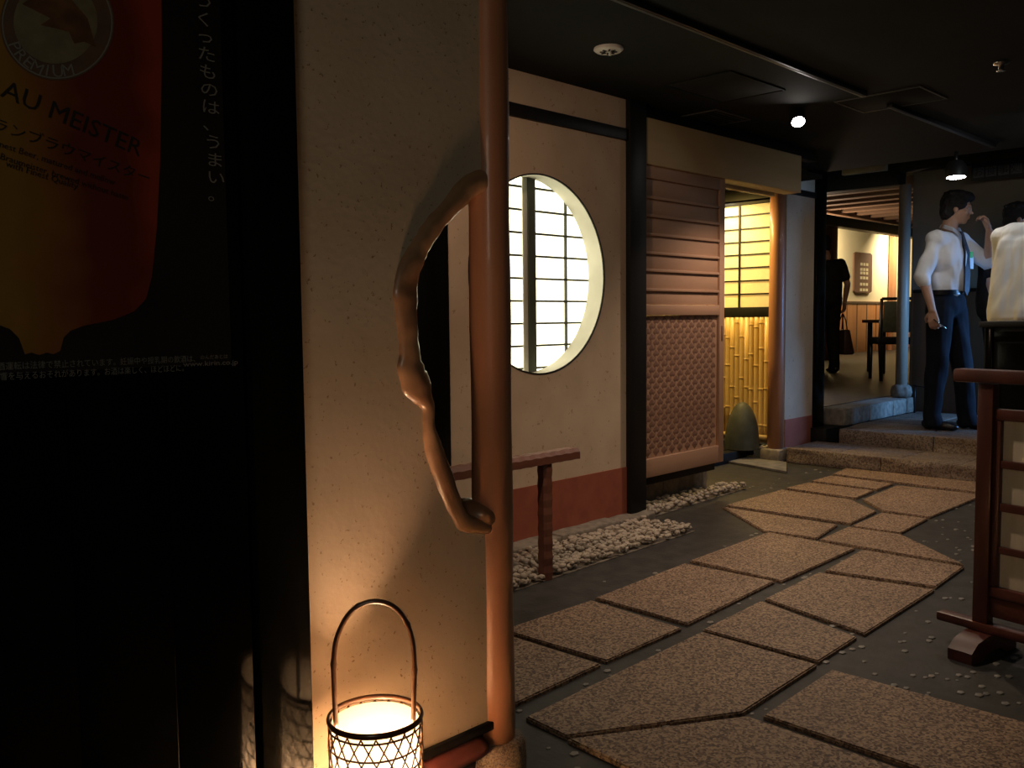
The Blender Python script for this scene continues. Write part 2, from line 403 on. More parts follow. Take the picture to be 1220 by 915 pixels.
PEB = []
for i in range(10):
    me = pebble_mesh(i); me.materials.append(m_pebw); PEB.append(me)
g0 = at_z(618, 699, 0); g1 = at_z(828, 630, 0); g2 = at_z(772, 613, 0)
gravel('long bed of whitish pebbles under the round window wall', [Vector((2.15, g0.y, 0)), g0, Vector((g1.x, g1.y, 0)), Vector((3.93, 2.90, 0)), Vector((2.15, 2.905, 0))], .034, None, .019, 300)
h0 = at_z(764, 607, 0); h1 = at_z(858, 577, 0)
gravel('short bed of whitish pebbles below the woven door', [Vector((4.07, 3.0, 0)), Vector((4.12, 2.965, 0)), Vector((5.2, 3.02, 0)), Vector((5.05, 3.16, 0)), Vector((4.07, 3.16, 0))], .036, None, .019, 200)
sill = thing('door_plinth', 'rough dark stone plinth under the sliding door', 'plinth', (4.6, 3.1, 0))
for a, b in ((4.07, 4.5), (4.5, 4.98)):
    bm = B(); box(bm, a + .002 - 4.6, b - 4.6, .07, .20, -.013, .15, .01)
    bmesh.ops.subdivide_edges(bm, edges=bm.edges, cuts=3, use_grid_fill=True)
    for v in bm.verts: v.co += Vector((0, 1, 1)) * noise.noise(v.co * 14) * .01
    done('stone', bm, m_curb, sill)

# ---- sliding door with ledges and woven panel
dz0, dz1 = at_y(765, 571, YA).z, at_y(765, 195, YA).z
door = struct(thing('door_1', None, None))
dx0, dx1 = 4.065, at_y(863, 400, YA).x
yd0, yd1 = YA, YA + .035
zm_t, zm_b = at_y(765, 349, YA).z, at_y(765, 376, YA).z
bx('stile', dx1 - .055, dx1, yd0, yd1, dz0, dz1, m_door_v, door)
bx('bottom_rail', dx0, dx1 - .056, yd0, yd1, dz0, dz0 + .105, m_door, door)
bx('middle_rail', dx0, dx1 - .056, yd0, yd1, zm_b, zm_b + .06, m_door, door)
bx('top_rail', dx0, dx1 - .056, yd0, yd1, dz1 - .07, dz1, m_door, door)
ledges = [at_y(765, y, YA).z for y in (233, 255, 277.5, 300, 321, 344.5)]
zt = [dz1 - .07] + ledges + [zm_b + .06]
for a, b in zip(zt, zt[1:]):
    bx('plank', dx0, dx1 - .056, yd0 + .014, yd0 + .024, b + .001, a - .001, m_door, door, bev=.001)
for z in ledges:
    bx('ledge', dx0, dx1 - .056, yd0 + .001, yd0 + .0135, z - .009, z + .006, m_door, door, bev=.002)
# woven panel: staggered diamonds proud of a backing
bm = B(); px0, px1, pz0, pz1 = dx0, dx1 - .056, dz0 + .106, zm_b - .001
box(bm, px0, px1, yd0 + .020, yd0 + .026, pz0, pz1)
nx, nz = 10, 13
wx, wz = (px1 - px0) / nx, (pz1 - pz0) / nz
dark = []
for j in range(nz * 2 - 1):
    for i in range(nx + (0 if j % 2 else -1) + (0 if j % 2 else 0)):
        cxx = px0 + (i + (.5 if j % 2 else 1.0)) * wx; czz = pz0 + (j + 1) * wz * .5
        if cxx + wx * .48 > px1 + .001: continue
        a, b_ = wx * .34, wz * .46
        o_ = [bm.verts.new((cxx + dx * a, yd0 + .0195, czz + dz * b_)) for dx, dz in ((0, -1), (1, -.15), (1, .15), (0, 1), (-1, .15), (-1, -.15))]
        c_ = bm.verts.new((cxx + a * .25, yd0 + .0165, czz))
        for k in range(6): dark.append(bm.faces.new((o_[k], o_[(k + 1) % 6], c_)))
        # light strand between the diamonds
        if cxx + wx * .75 < px1:
            q = [bm.verts.new((cxx + wx * .5 + dx * wx * .13, yd0 + .0195 - dy, czz + dz * b_)) for dx, dz, dy in ((-1, -.7, 0), (1, -.7, 0), (1, .7, .002), (-1, .7, .002))]
            bm.faces.new(q)
bmesh.ops.recalc_face_normals(bm, faces=bm.faces)
for f in dark: f.material_index = 1
o = done('woven_panel', bm, m_door, door, sm=False); o.data.materials.append(m_weave_d)
bm = B(); hp = at_y(860, 397, YA); box(bm, dx1 - .036, dx1 - .022, YA - .004, YA, hp.z - .045, hp.z + .045, .001); done('door_pull', bm, m_weave_d, door)
# shadow gap board below the door
bx('trim_4', 4.07, dx1 - .02, YA + .05, YA + .07, .145, dz0 + .02, m_black, kind='structure')
# header box above
hx1 = at_y(955, 185, YA - .02).x
hz1 = at_y(765, 138, YA - .02).z
bx('trim_5', 4.066, hx1, YA - .02, YA + .10, dz1 + .001, hz1, m_header, kind='structure')
bx('trim_6', 4.066, hx1 + .3, YA + .02, YA + .09, hz1 + .001, CEIL, m_black, kind='structure')
bx('trim_7', dx1, 5.72, YA + .11, YA + .15, dz1 - .02, dz1 + .06, m_header, kind='structure')

# ---- wall piece right of the alcove
YB = 3.41
bx('wall_right', 6.435, 6.89, YB, YB + .09, .0, 2.03, m_plaster, bev=0, kind='structure')
bx('baseboard_right', 6.436, 6.885, YB - .005, YB, -.0, .30, m_red, bev=.001, kind='structure')
bx('trim_8', 6.2, 6.90, YB - .015, YB + .09, 2.031, 2.075, m_black, kind='structure')
bx('trim_9', 5.95, 6.90, YB, YB + .09, 2.076, 2.21, m_reveal, kind='structure')
bx('trim_10', 6.89, 7.06, YB - .02, YB + .13, -.014, CEIL, m_blackgloss, kind='structure')
# round alcove post with stone foot
cp = thing('alcove_post', 'round reddish wooden post standing right of the lit bamboo alcove', 'post', (6.37, 3.45, 0))
bm = B(); tube(bm, [(0, 0, .085), (0, 0, .8), (.003, 0, 1.6), (0, 0, 2.19)], [.062, .060, .058, .057], 20); done('shaft', bm, m_cedar, cp)
bm = B(); box(bm, -.10, .11, -.09, .08, -.013, .085, .018); done('stone_foot', bm, m_curb, cp)

# ---- alcove behind the open door
bx('wall_alcove_back', 4.2, 7.0, 4.42, 4.47, 0, CEIL, m_plaster_far, bev=0, kind='structure')
bx('wall_alcove_left', 4.2, 4.25, 3.2, 4.42, 0, CEIL, m_plaster_far, bev=0, kind='structure')
bx('wall_alcove_box', 7.02, 7.06, 3.56, 4.42, 0, CEIL, m_reveal, bev=0, kind='structure')
bx('ceiling_alcove', 4.25, 6.52, 3.17, 4.42, 2.12, 2.15, m_ceil, bev=0, kind='structure')
XA = 6.50
bx('trim_11', XA - .01, XA + .04, 3.50, 4.42, 1.985, 2.115, m_black, kind='structure')
scr = thing('shoji_screen', 'yellow glowing paper screen with dark grid above the bamboo fence', 'screen', (XA, 3.95, 1.09))
zr = [at_x(881, y, XA).z for y in (242, 257.5, 273.5, 289, 304, 319.5, 335, 350.7)]
zb0, zb1 = at_x(890, 378, XA).z, at_x(890, 366, XA).z
bx('bottom_rail', -.015, .02, -.45, .46, zb0 - 1.09, zb1 - 1.09, m_black, scr)
bx('top_rail', -.01, .02, -.45, .46, zr[0] - 1.09, zr[0] - 1.09 + .02, m_black, scr)
bx('screen_paper', .010, .012, -.45, .46, zb1 - 1.09, zr[0] - 1.09, m_paperA, scr, bev=0)
for z in zr[1:]: bx('muntin', 0, .009, -.45, .46, z - 1.09 - .006, z - 1.09 + .006, m_black, scr, bev=0)
ym = at_x(881, 300, XA).y - 3.95
for dy in (-.30, 0, .30):
    if abs(ym + dy) < .44: bx('muntin', -.003, .006, ym + dy - .008, ym + dy + .008, zb1 - 1.09, zr[0] - 1.09, m_black, scr, bev=0)
bx('stile', -.012, .02, -.45, -.40, zb1 - 1.09, zr[0] - 1.09, m_black, scr)
fence = thing('bamboo_fence', 'row of golden split bamboo poles under the glowing paper screen', 'fence', (XA, 3.95, .1))
y = -.44; i = 0
while y < .46:
    r = random.uniform(.0195, .0225); h = zb0 - .1; pts = [(0, 0, 0)]; rd = [r]
    z = random.uniform(.03, .28)
    while z < h - .03:
        for dz, k in ((-.012, 1), (-.006, 1.01), (-.002, 1.16), (.002, 1.16), (.006, 1.01), (.012, 1)): pts.append((0, 0, z + dz)); rd.append(r * k)
        z += random.uniform(.20, .36)
    pts.append((0, 0, h)); rd.append(r * .98)
    bm = B(); tube(bm, [(p[0] + .0, y, p[2]) for p in pts], rd, 10)
    done('bamboo_pole', bm, m_bamboo, fence); y += r * 2 + .001; i += 1
bm = B(); tube(bm, [(-.045, -.44, .045), (-.045, .45, .045)], .02, 10); done('bottom_rod', bm, m_bamboo, fence)
bx('backing', .022, .03, -.45, .46, 0, zb0 - .1, m_black, fence)
ysl = at_z(890, 545, 0).y
bx('trim_12', 5.2, 6.27, ysl, ysl + .09, -.013, .065, m_black, kind='structure')
bx('floor_alcove', 5.2, 6.55, ysl + .091, 4.42, -.013, .07, m_black, bev=0, kind='structure')
# pale threshold stone
pts = [at_z(*p, .0) for p in ((862, 540), (937, 551), (937, 562), (862, 549))]
bm = B(); prism(bm, [p + Vector((0, 0, .004)) for p in pts], Vector((0, 0, -.014))); o = done('threshold_stone', bm, m_pebd); tag(o, 'flat pale threshold stone in front of the alcove opening', 'stone')
# rounded boulder in the alcove
bb = at_z(884, 529, .07); bb.x = 6.28; q = at_x(884, 529, 6.28)
bm = B(); ell(bm, (0, 0, .02), (.13, .135, .345), u=32, v=24)
bmesh.ops.bisect_plane(bm, geom=bm.verts[:] + bm.edges[:] + bm.faces[:], plane_co=(0, 0, 0), plane_no=(0, 0, 1), clear_inner=True)
bmesh.ops.holes_fill(bm, edges=bm.edges)
for v in bm.verts:
    if v.co.z > .01: v.co *= 1 + .025 * noise.noise(v.co * 6)
o = done('standing_stone', bm, m_boulder); o.location = (6.28, q.y, .07); tag(o, 'smooth dark green rounded standing stone in front of the bamboo', 'stone')
bm = B(); cl = at_x(917, 525, 6.36)
for i in range(26):
    r = random.uniform(.010, .02); qv = ell(bm, (random.uniform(-.06, .05), random.uniform(-.05, .12), r * .6 + (.014 if random.random() < .3 else 0)), (r, r * 1.2, r * .7), u=8, v=6)
o = done('white_pebbles', bm, m_pebw, kind='stuff'); o.location = (6.36, cl.y + .02, .07); tag(o, 'small heap of white pebbles right of the dark standing stone', 'pebbles')

# ================================================================== STEPS AND BEYOND
def rough_block(bm, x0, x1, y0, y1, z0, z1, amp=.01):
    vs0 = set(bm.verts)
    box(bm, x0, x1, y0, y1, z0, z1, .006)
    new = [v for v in bm.verts if v not in vs0]
    es = list({e for v in new for e in v.link_edges if e.calc_length() > .08})
    bmesh.ops.subdivide_edges(bm, edges=es, cuts=5, use_grid_fill=True)
    for v in bm.verts:
        if v in vs0: continue
        if v.co.z < z1 - .008: v.co.x += noise.noise(v.co * 9) * amp * (1 + 1.5 * (v.co.x - x0 < .03))
s1 = thing('stone_step', 'lower wide stone step at the end of the paved path', 'step', (6.33, 2.5, 0))
for (a, b) in ((3.34, 2.62), (2.615, 1.95), (1.945, 1.2)):
    bm = B(); rough_block(bm, 0, .07, b - 2.5, a - 2.5, -.013, .10, .012); done('edge_stone', bm, m_step, s1)
for k, (a, b) in enumerate(((3.34, 2.95), (2.945, 2.5), (2.495, 2.1), (2.095, 1.65), (1.645, 1.2))):
    bx('tread_slab', .073, .30 + .05 * (k % 2), b - 2.5, a - 2.5, .02, .10, m_step, s1)
    bx('tread_slab', .303 + .05 * (k % 2), .505, b - 2.5 + .0, a - 2.5, .02, .10, m_step, s1)
s2 = thing('stone_step', 'upper stone step that the man in the tie stands on', 'step', (6.85, 2.5, 0))
for (a, b) in ((3.16, 2.45), (2.445, 1.9), (1.895, 1.2)):
    bm = B(); rough_block(bm, 0, .07, b - 2.5, a - 2.5, .0, .21, .014); done('edge_stone', bm, m_step, s2)
for k, (a, b) in enumerate(((3.16, 2.6), (2.595, 1.9), (1.895, 1.2))):
    bx('tread_slab', .073, .30, b - 2.5, a - 2.5, .12, .21, m_step, s2)
bx('floor_landing', 7.155, 9.2, .5, 3.22, 0, .198, m_floor, bev=0, kind='structure')
fl2 = bpy.data.objects['floor_landing']
for (x0_, x1_, ya, yb) in ((7.16, 7.52, 3.2, 2.55), (7.16, 7.7, 2.54, 2.0), (7.53, 7.98, 3.2, 2.75), (7.71, 8.3, 2.74, 2.25), (7.99, 8.56, 3.2, 2.76), (7.71, 8.3, 2.24, 1.6), (7.16, 7.7, 1.99, 1.2), (8.31, 8.57, 2.75, 1.6)):
    bx('paving_slab', x0_, x1_ - .008, yb + .008, ya, .19, .21, m_step, fl2, bev=.003)
# raised platform edge on the left, its dining room floor
plat = thing('platform_edge', 'long raised stone kerb lit blue at the dining room entrance', 'kerb', (7.1, 3.24, .2))
for a, b in ((0.02, .5), (.505, 1.0), (1.005, 1.46)):
    bm = B(); box(bm, a, b, 0, .22, 0, .14, .012)
    bmesh.ops.subdivide_edges(bm, edges=[e for e in bm.edges if e.calc_length() > .08], cuts=4, use_grid_fill=True)
    for v in bm.verts: v.co.y += noise.noise(v.co * 12 + Vector((a, 0, 0))) * .008
    done('stone', bm, m_curb, plat)
bx('trim_22', 6.86, 8.58, 3.275, 3.46, -.013, .199, m_black, kind='structure')
bx('trim_23', 7.07, 7.115, 3.17, 3.27, -.013, .199, m_black, kind='structure')
bx('floor_room', 7.08, 21.5, 3.47, 8.2, .05, .34, m_floorr, bev=0, kind='structure')
bx('floor_room_right', 8.6, 21.5, 2.2, 3.468, .05, .34, m_floorr, bev=0, kind='structure')
# far column on a stone
fc = at_z(1076, 470, .34)
col = thing('round_column', 'slim pale round column on a stone foot at the dining room entrance', 'column', (8.47, 3.32, .34))
bm = B(); tube(bm, [(0, 0, .11), (0, 0, 1), (0, 0, 1.94)], .052, 20); done('shaft', bm, mat('pale_column', (.30, .25, .19), .45, (.36, .3, .23), 8, stretch=(1, 1, .1)), col)
bm = B(); lathe(bm, [(.05, 0), (.085, .01), (.095, .05), (.085, .10), (.06, .12)], seg=20); done('stone_foot', bm, m_curb, col)
# header beams over the entrance
bx('trim_13', 8.42, 8.58, .5, 3.36, 2.40, 2.629, m_black, kind='structure')
bx('trim_14', 8.42, 8.58, 3.361, 5.6, 2.285, 2.629, m_black, kind='structure')
wb = at_x(1000, 200, 8.3)
bx('trim_15', 8.28, 8.34, at_x(1056, 200, 8.3).y, at_x(1004, 200, 8.3).y, at_x(1030, 206, 8.3).z, at_x(1030, 192, 8.3).z, m_header, kind='structure')
# wall behind the men
bx('wall_far', 8.60, 8.68, .5, 3.30, .34, 2.629, mat('brown_wall', (.20, .16, .11), .9, (.23, .19, .13), 4), bev=0, kind='structure')
bx('baseboard_far', 8.58, 8.60, .5, 3.27, .20, 1.30, m_wains2, kind='structure')
bx('trim_16', 8.565, 8.60, .5, 3.27, 1.30, 1.33, m_black, kind='structure')
# dining room
yw = 8.11
bx('wall_room_back', 11, 21.5, yw, yw + .1, .34, 2.95, m_cream, bev=0, kind='structure')
wainz = at_y(1020, 359, yw).z
bx('baseboard_room', 11, 21.49, yw - .02, yw, .34, wainz, m_wains, bev=.002, kind='structure')
rb = bpy.data.objects['baseboard_room']
for k in range(22):
    x = 11.2 + k * .47; bx('batten', x, x + .03, yw - .026, yw - .02, .36, wainz - .01, m_wains2, rb, bev=0)
bx('wainscot_rail', 11, 21.48, yw - .035, yw - .02, wainz - .05, wainz, m_wains2, rb)
p = at_y(1063, 320, yw - .06); bx('trim_17', p.x - .10, p.x + .10, yw - .12, yw - .03, .34, 2.95, m_cedar, kind='structure')
p = at_y(988, 280, 7.2); bx('trim_18', p.x - .12, p.x + .12, 7.1, 7.3, .34, 2.9, m_cedar, kind='structure')
bx('ceiling_room', 8.601, 21.5, 3.3, 8.2, 3.0, 3.06, m_ceil, bev=0, kind='structure')
bx('trim_19', 10, 21.5, 7.0, 7.2, 2.62, 2.95, m_black, kind='structure')
bx('wall_room_end', 21.5, 21.6, 3.3, 8.2, .34, 3.0, m_cream, bev=0, kind='structure')
bx('wall_room_left', 7.1, 11, 5.6, 5.7, .34, 2.99, m_black, bev=0, kind='structure')
# lattice panel on the room wall
a = at_y(1017, 300, yw - .03); b = at_y(1037.5, 349, yw - .03)
lp = thing('lattice_panel', 'tall dark wooden lattice panel hanging on the cream dining room wall', 'panel', ((a.x + b.x) / 2, yw - .05, (a.z + b.z) / 2))
hw, hh = (b.x - a.x) / 2, (a.z - b.z) / 2
bm = B(); prism(bm, [Vector((x * hw, 0, z * hh)) for x, z in ((-.8, -1), (.8, -1), (1, -.92), (1, .92), (.8, 1), (-.8, 1), (-1, .92), (-1, -.92))], Vector((0, .03, 0))); done('board', bm, m_weave_d, lp)
for k, z in enumerate((.42, .16, -.02, -.26, -.58, -.86)):
    for xx in (-.22, .10, .42): bx('pale_slot', (xx - .11) * hw, (xx + .11) * hw, -.004, 0, (z - .07) * hh, (z + .07) * hh, m_cream, lp, bev=0)
# ceiling slats over the entrance of the room
ybm = at_z(1030, 259, 2.30).y
sl = thing('slatted_ceiling', 'lit brown ceiling slats hanging over the dining room entrance', 'ceiling slats', (8.7, ybm, 2.30))
for k in range(11):
    x = .1 + k * .40; bx('slat', x, x + .12, 3.42 - ybm, -.001, .01, .07, m_slat, sl)
bx('end_beam', 0, 4.6, .0, .08, -.02, 0.09, m_slat, sl); bx('end_beam', 0, 4.6, 3.34 - ybm, 3.419 - ybm, -.02, 0.09, m_slat, sl)
# room chairs and table
def chair(loc, rz, label):
    t = thing('dining_chair', label, 'chair', loc, rz, 'chairs in the dining room')
    for sx in (-1, 1):
        bm = B(); tube(bm, [(sx * .19, -.20, 0), (sx * .19, -.19, .43)], [.02, .024], 8); done('leg', bm, m_metalk, t)
        bm = B(); tube(bm, [(sx * .19, .26, 0), (sx * .19, .19, .44), (sx * .19, .23, .95)], [.02, .024, .018], 8); done('leg', bm, m_metalk, t)
    bx('seat', -.22, .22, -.23, .22, .42, .50, m_tee, t, bev=.02)
    bm = B(); box(bm, -.17, .17, -.02, .02, 0, .36, .015, Matrix.Translation((0, .21, .56)) @ Matrix.Rotation(-.08, 4, 'X')); done('backrest', bm, m_seat, t)
    bx('back_rail', -.19, .19, .215, .245, .93, .965, m_metalk, t, bev=.006)
    return t
c1 = at_z(1062, 452, .34); chair((c1.x, c1.y, .34), math.radians(128), 'dark chair with olive padded back left of the pale column')
tb = at_z(1050, 440, .34)
_r = ray(1037, 400); _f = Vector((_r.x, _r.y, 0)) * 12.0; _f += Vector((.703, -.711, 0)) * .5
t = thing('dining_table', 'small dark table edge beside the olive backed chair', 'table', (_f.x, _f.y, .34), math.radians(-45.3))
bx('tabletop', -.5, .35, -.3, .3, .66, .70, m_weave_d, t)
for sx in (-.42, .28):
    for sy in (-.22, .22): bx('leg', sx - .025, sx + .025, sy - .025, sy + .025, 0, .66, m_metalk, t)
# small iron rack beside the column
rk = at_z(1089, 473, .34)
t = thing('iron_rack', 'low black iron rack on the floor right of the pale column', 'rack', (8.40, 3.10, .21))
bm = B(); tube(bm, [(0, .07, 0), (0, .07, .26)], .007, 8); done('leg', bm, m_metalk, t)
bm = B(); tube(bm, [(0, -.13, 0), (0, -.13, .24)], .007, 8); done('leg', bm, m_metalk, t)
bm = B(); tube(bm, [(0, .09, .25), (0, -.15, .225)], .008, 8); done('bar', bm, m_metalk, t)

# ================================================================== NEAR WALL, PILLAR, BRANCH
YN = 1.47; PX, PY = 1.437, 1.49
out_px = [(577, 203), (559, 207), (537, 229), (511, 258.5), (492.5, 286), (478, 314), (470.5, 338), (472, 368), (476, 404), (474, 432), (477, 455), (488, 472), (502, 486), (504, 510), (507, 538), (518.7, 574), (537, 615), (549, 630), (581, 636)]
inn_px = [(584, 226), (563, 234), (546, 252), (526, 275), (509, 300), (499, 327), (495, 350), (495, 378), (497, 408), (501, 432), (507, 446), (514, 462), (515.5, 482), (517, 508), (526, 535), (538, 564), (551, 602), (562, 616), (584, 622)]
outp = [at_y(x, y, YN) for x, y in out_px]; innp = [at_y(x, y, YN) for x, y in inn_px]
cen = [(a + b) / 2 for a, b in zip(outp, innp)]; hwid = [(a - b).length / 2 * 1.22 for a, b in zip(outp, innp)]
wt = .055                                             # wall thickness
wxl = .75
pts = [Vector((wxl, YN, .17)), Vector((PX + .01, YN, .17))] + [Vector((c.x * .45 + o_.x * .55, YN, c.z * .45 + o_.z * .55)) for c, o_ in zip(cen[::-1], outp[::-1])] + [Vector((PX + .01, YN, 2.5)), Vector((wxl, YN, 2.5))]
pts[2].x = PX + .01; pts[-3].x = PX + .01
bm = B(); prism(bm, pts, Vector((0, wt, 0)))
struct(done('wall_front', bm, m_plaster_near, sm=False))
bx('baseboard_front', .75, 1.425, YN - .012, YN + .03, .158, .178, m_black, kind='structure')
bx('trim_20', .75, 1.40, YN + .012, YN + .05, -.013, .157, m_black, kind='structure')
bm = B(); tube(bm, [(.75, YN - .005, .128), (1.35, YN - .005, .128), (1.372, YN - .005, .128), (1.380, YN - .005, .128)], [.024, .024, .021, .010], 16)
o = done('red_log', bm, m_redlog); tag(o, 'thin red round log along the foot of the near wall', 'log')
# natural bent branch framing the opening
bm = B(); seg = 20; rings = []
# smooth resample
def catmull(P, n):
    out = []
    for i in range(len(P) - 1):
        p0, p1, p2, p3 = P[max(i - 1, 0)], P[i], P[i + 1], P[min(i + 2, len(P) - 1)]
        for k in range(n):
            t = k / n; out.append(.5 * ((2 * p1) + (-p0 + p2) * t + (2 * p0 - 5 * p1 + 4 * p2 - p3) * t * t + (-p0 + 3 * p1 - 3 * p2 + p3) * t ** 3))
    out.append(P[-1]); return out
cc = catmull(cen, 5); hw_ = [v.x for v in catmull([Vector((h, 0, 0)) for h in hwid], 5)]
for i, c in enumerate(cc):
    t = (cc[min(i + 1, len(cc) - 1)] - cc[max(i - 1, 0)]).normalized(); nrm = Vector((-t.z, 0, t.x))
    ring = []
    for k in range(seg):
        a = 2 * PI * k / seg; ca, sa = math.cos(a), math.sin(a)
        # rounded-box section: wide through the wall
        rr_ = hw_[i] * (1 + .12 * noise.noise(Vector((c.x * 20, c.z * 20, k * .4))) + .16 * noise.noise(Vector((c.x * 60, c.z * 60, math.cos(a) * 1.5 + 4))))
        ring.append(bm.verts.new(Vector((c.x, YN + .024, c.z)) + nrm * rr_ * (abs(ca) ** .7 * (1 if ca > 0 else -1)) + Vector((0, .037 * (abs(sa) ** .7) * (1 if sa > 0 else -1), 0))))
    rings.append(ring)
for a, b in zip(rings, rings[1:]):
    for k in range(seg): bm.faces.new((a[k], a[(k + 1) % seg], b[(k + 1) % seg], b[k]))
bm.faces.new(rings[0][::-1]); bm.faces.new(rings[-1]); bmesh.ops.recalc_face_normals(bm, faces=bm.faces)
lump = at_y(562, 612, YN + .05)
ell(bm, lump, (.047, .070, .036), Matrix.Rotation(.3, 3, 'Y'), 24, 16)
for v in bm.verts: v.co += (v.co - Vector((v.co.x, YN + .024, v.co.z))).normalized() * .003 * noise.noise(v.co * 30)
br = done('bent_branch', bm, m_branch, sm=False)
for f in br.data.polygons: f.use_smooth = True
tag(br, 'gnarled natural branch bent around the opening in the near wall', 'branch')
# pillar
pil = thing('wooden_pillar', 'tall round polished cedar pillar in the foreground at the wall end', 'pillar', (PX, PY, 0))
bm = B(); tube(bm, [(0, 0, z) for z in [.12 + i * .12 for i in range(20)]], [.047 + .0012 * math.sin(i * 1.7) for i in range(20)], 28)
done('shaft', bm, m_cedar, pil)
bm = B(); lathe(bm, [(.066, -.012), (.072, .02), (.074, .07), (.070, .105), (.062, .121), (.02, .123)], seg=28)
for v in bm.verts: v.co += v.co * .05 * noise.noise(v.co * 14 + Vector((3, 1, 0)))
done('stone_base', bm, m_base, pil)

# hewn rail in front of the round-window wall
q = at_z(650, 686, 0)
rail = thing('hewn_rail', 'low reddish adze-hewn rail standing in the gravel by the round window wall', 'rail', (q.x, q.y, -.013))
zt_ = at_y(650, 536, q.y + .01).z + .013; xe = at_y(684, 545, q.y).x - q.x
bm = B(); n = 46; L_ = xe + 1.25; rings = []
for i in range(n + 1):
    x = xe - L_ * i / n; w = .0 if i % 2 else .0016
    sec = [(-.035, -.032), (.035, -.032), (.035, 0), (.022, .016), (-.022, .016), (-.035, 0)]
    rings.append([bm.verts.new((x, yy * (1 + w * 8), zt_ - .02 + zz - w + (0 if zz < 0 else -w))) for yy, zz in sec])
for a, b in zip(rings, rings[1:]):
    for k in range(6): bm.faces.new((a[k], a[(k + 1) % 6], b[(k + 1) % 6], b[k]))
bm.faces.new(rings[0]); bm.faces.new(rings[-1][::-1]); bmesh.ops.recalc_face_normals(bm, faces=bm.faces)
done('rail_bar', bm, m_hewn, rail, sm=False)
for xx in (0, -.95):
    bm = B(); m_ = 16
    rings = []
    for i in range(m_ + 1):
        z = (zt_ - .053) * i / m_; w = .026 + (.0025 if i % 2 else 0)
        rings.append([bm.verts.new((xx + a * w, b * w, z)) for a, b in ((-1, -.6), (-.6, -1), (.6, -1), (1, -.6), (1, .6), (.6, 1), (-.6, 1), (-1, .6))])
    for a, b in zip(rings, rings[1:]):
        for k in range(8): bm.faces.new((a[k], a[(k + 1) % 8], b[(k + 1) % 8], b[k]))
    bm.faces.new(rings[0]); bm.faces.new(rings[-1][::-1]); bmesh.ops.recalc_face_normals(bm, faces=bm.faces)
    done('rail_post', bm, m_hewn, rail, sm=False)

# ================================================================== POSTER WALL (left)
YP = 1.43
xpR = at_y(361, 450, YP).x; xgL = at_y(300, 915, YP).x - .03
wl = struct(thing('wall_left', None, None))
seams = [-.75, -.45, -.15, at_y(85, 600, YP).x, at_y(203, 600, YP).x, at_y(293, 500, YP).x]
for a, b in zip(seams, seams[1:]): bx('wall_board', a + .0012, b - .0012, YP, YP + .02, 0, 2.3, m_board, wl, bev=.001)
bx('trim_21', at_y(300, 500, YP).x, xpR, YP - .004, YP + .038, 0, 2.3, m_blackgloss, kind='structure')
bx('wall_left_backing', -.75, at_y(299, 500, YP).x, YP + .022, YP + .036, 0, 2.3, m_black, bev=0, kind='structure')
# poster
po = thing('beer_poster', 'dark poster of an amber beer glass pinned on the black boards', 'poster', (0, YP - .003, 0))
def pp(px, py, d=0): v = at_y(px, py, YP - .004); return Vector((v.x, -d, v.z))
bm = B(); c_ = [pp(-120, 450), pp(276, 431), pp(262, -40), pp(-120, -60)]
xr = c_[1].x; zb = at_y(276, 433, YP).z
prism(bm, [Vector((-.1, 0, zb)), Vector((xr, 0, zb)), Vector((xr, 0, 2.05)), Vector((-.1, 0, 2.05))], Vector((0, .002, 0))); done('sheet', bm, m_poster, po)
# amber gradient print of the glass
mg = bpy.data.materials.new('amber_print'); mg.use_nodes = True; nt = mg.node_tree; N = nt.nodes; L = nt.links
tc = N.new('ShaderNodeTexCoord'); sp = N.new('ShaderNodeSeparateXYZ'); L.new(tc.outputs['Object'], sp.inputs[0])
mr = N.new('ShaderNodeMapRange'); gx0, gx1 = pp(0, 200).x, pp(190, 200).x; mr.inputs[1].default_value = gx0; mr.inputs[2].default_value = gx1
L.new(sp.outputs[0], mr.inputs[0]); nz_ = N.new('ShaderNodeTexNoise'); nz_.inputs['Scale'].default_value = 9; L.new(tc.outputs['Object'], nz_.inputs['Vector'])
ad = N.new('ShaderNodeMath'); ad.operation = 'MULTIPLY_ADD'; ad.inputs[1].default_value = .55; L.new(nz_.outputs[0], ad.inputs[0]); 
sb = N.new('ShaderNodeMath'); sb.operation = 'SUBTRACT'; sb.inputs[1].default_value = .27; L.new(mr.outputs[0], ad.inputs[2]); L.new(ad.outputs[0], sb.inputs[0])
cr = N.new('ShaderNodeValToRGB'); els = cr.color_ramp.elements; els[0].color = (.26, .13, .02, 1); els[0].position = .05; els[1].color = (.26, .035, .010, 1); els[1].position = 1
for ps, c in ((.3, (.22, .08, .015)), (.5, (.13, .022, .008)), (.8, (.13, .018, .008))): e = els.new(ps); e.color = (*c, 1)
L.new(sb.outputs[0], cr.inputs[0]); L.new(cr.outputs[0], N['Principled BSDF'].inputs['Base Color']); N['Principled BSDF'].inputs['Roughness'].default_value = .4
gl = [(-60, -40), (192, -40), (193, 60), (191, 190), (187, 270), (181, 330), (174, 356), (160, 371), (135, 381), (100, 388), (84, 394), (76, 402), (72, 418), (64, 422), (56, 420), (47, 423), (38, 420), (30, 422), (23, 403), (12, 392), (-10, 384), (-60, 378)]
bm = B(); prism(bm, [pp(x, y, .0008) for x, y in gl], Vector((0, .0006, 0))); done('glass_print', bm, mg, po)
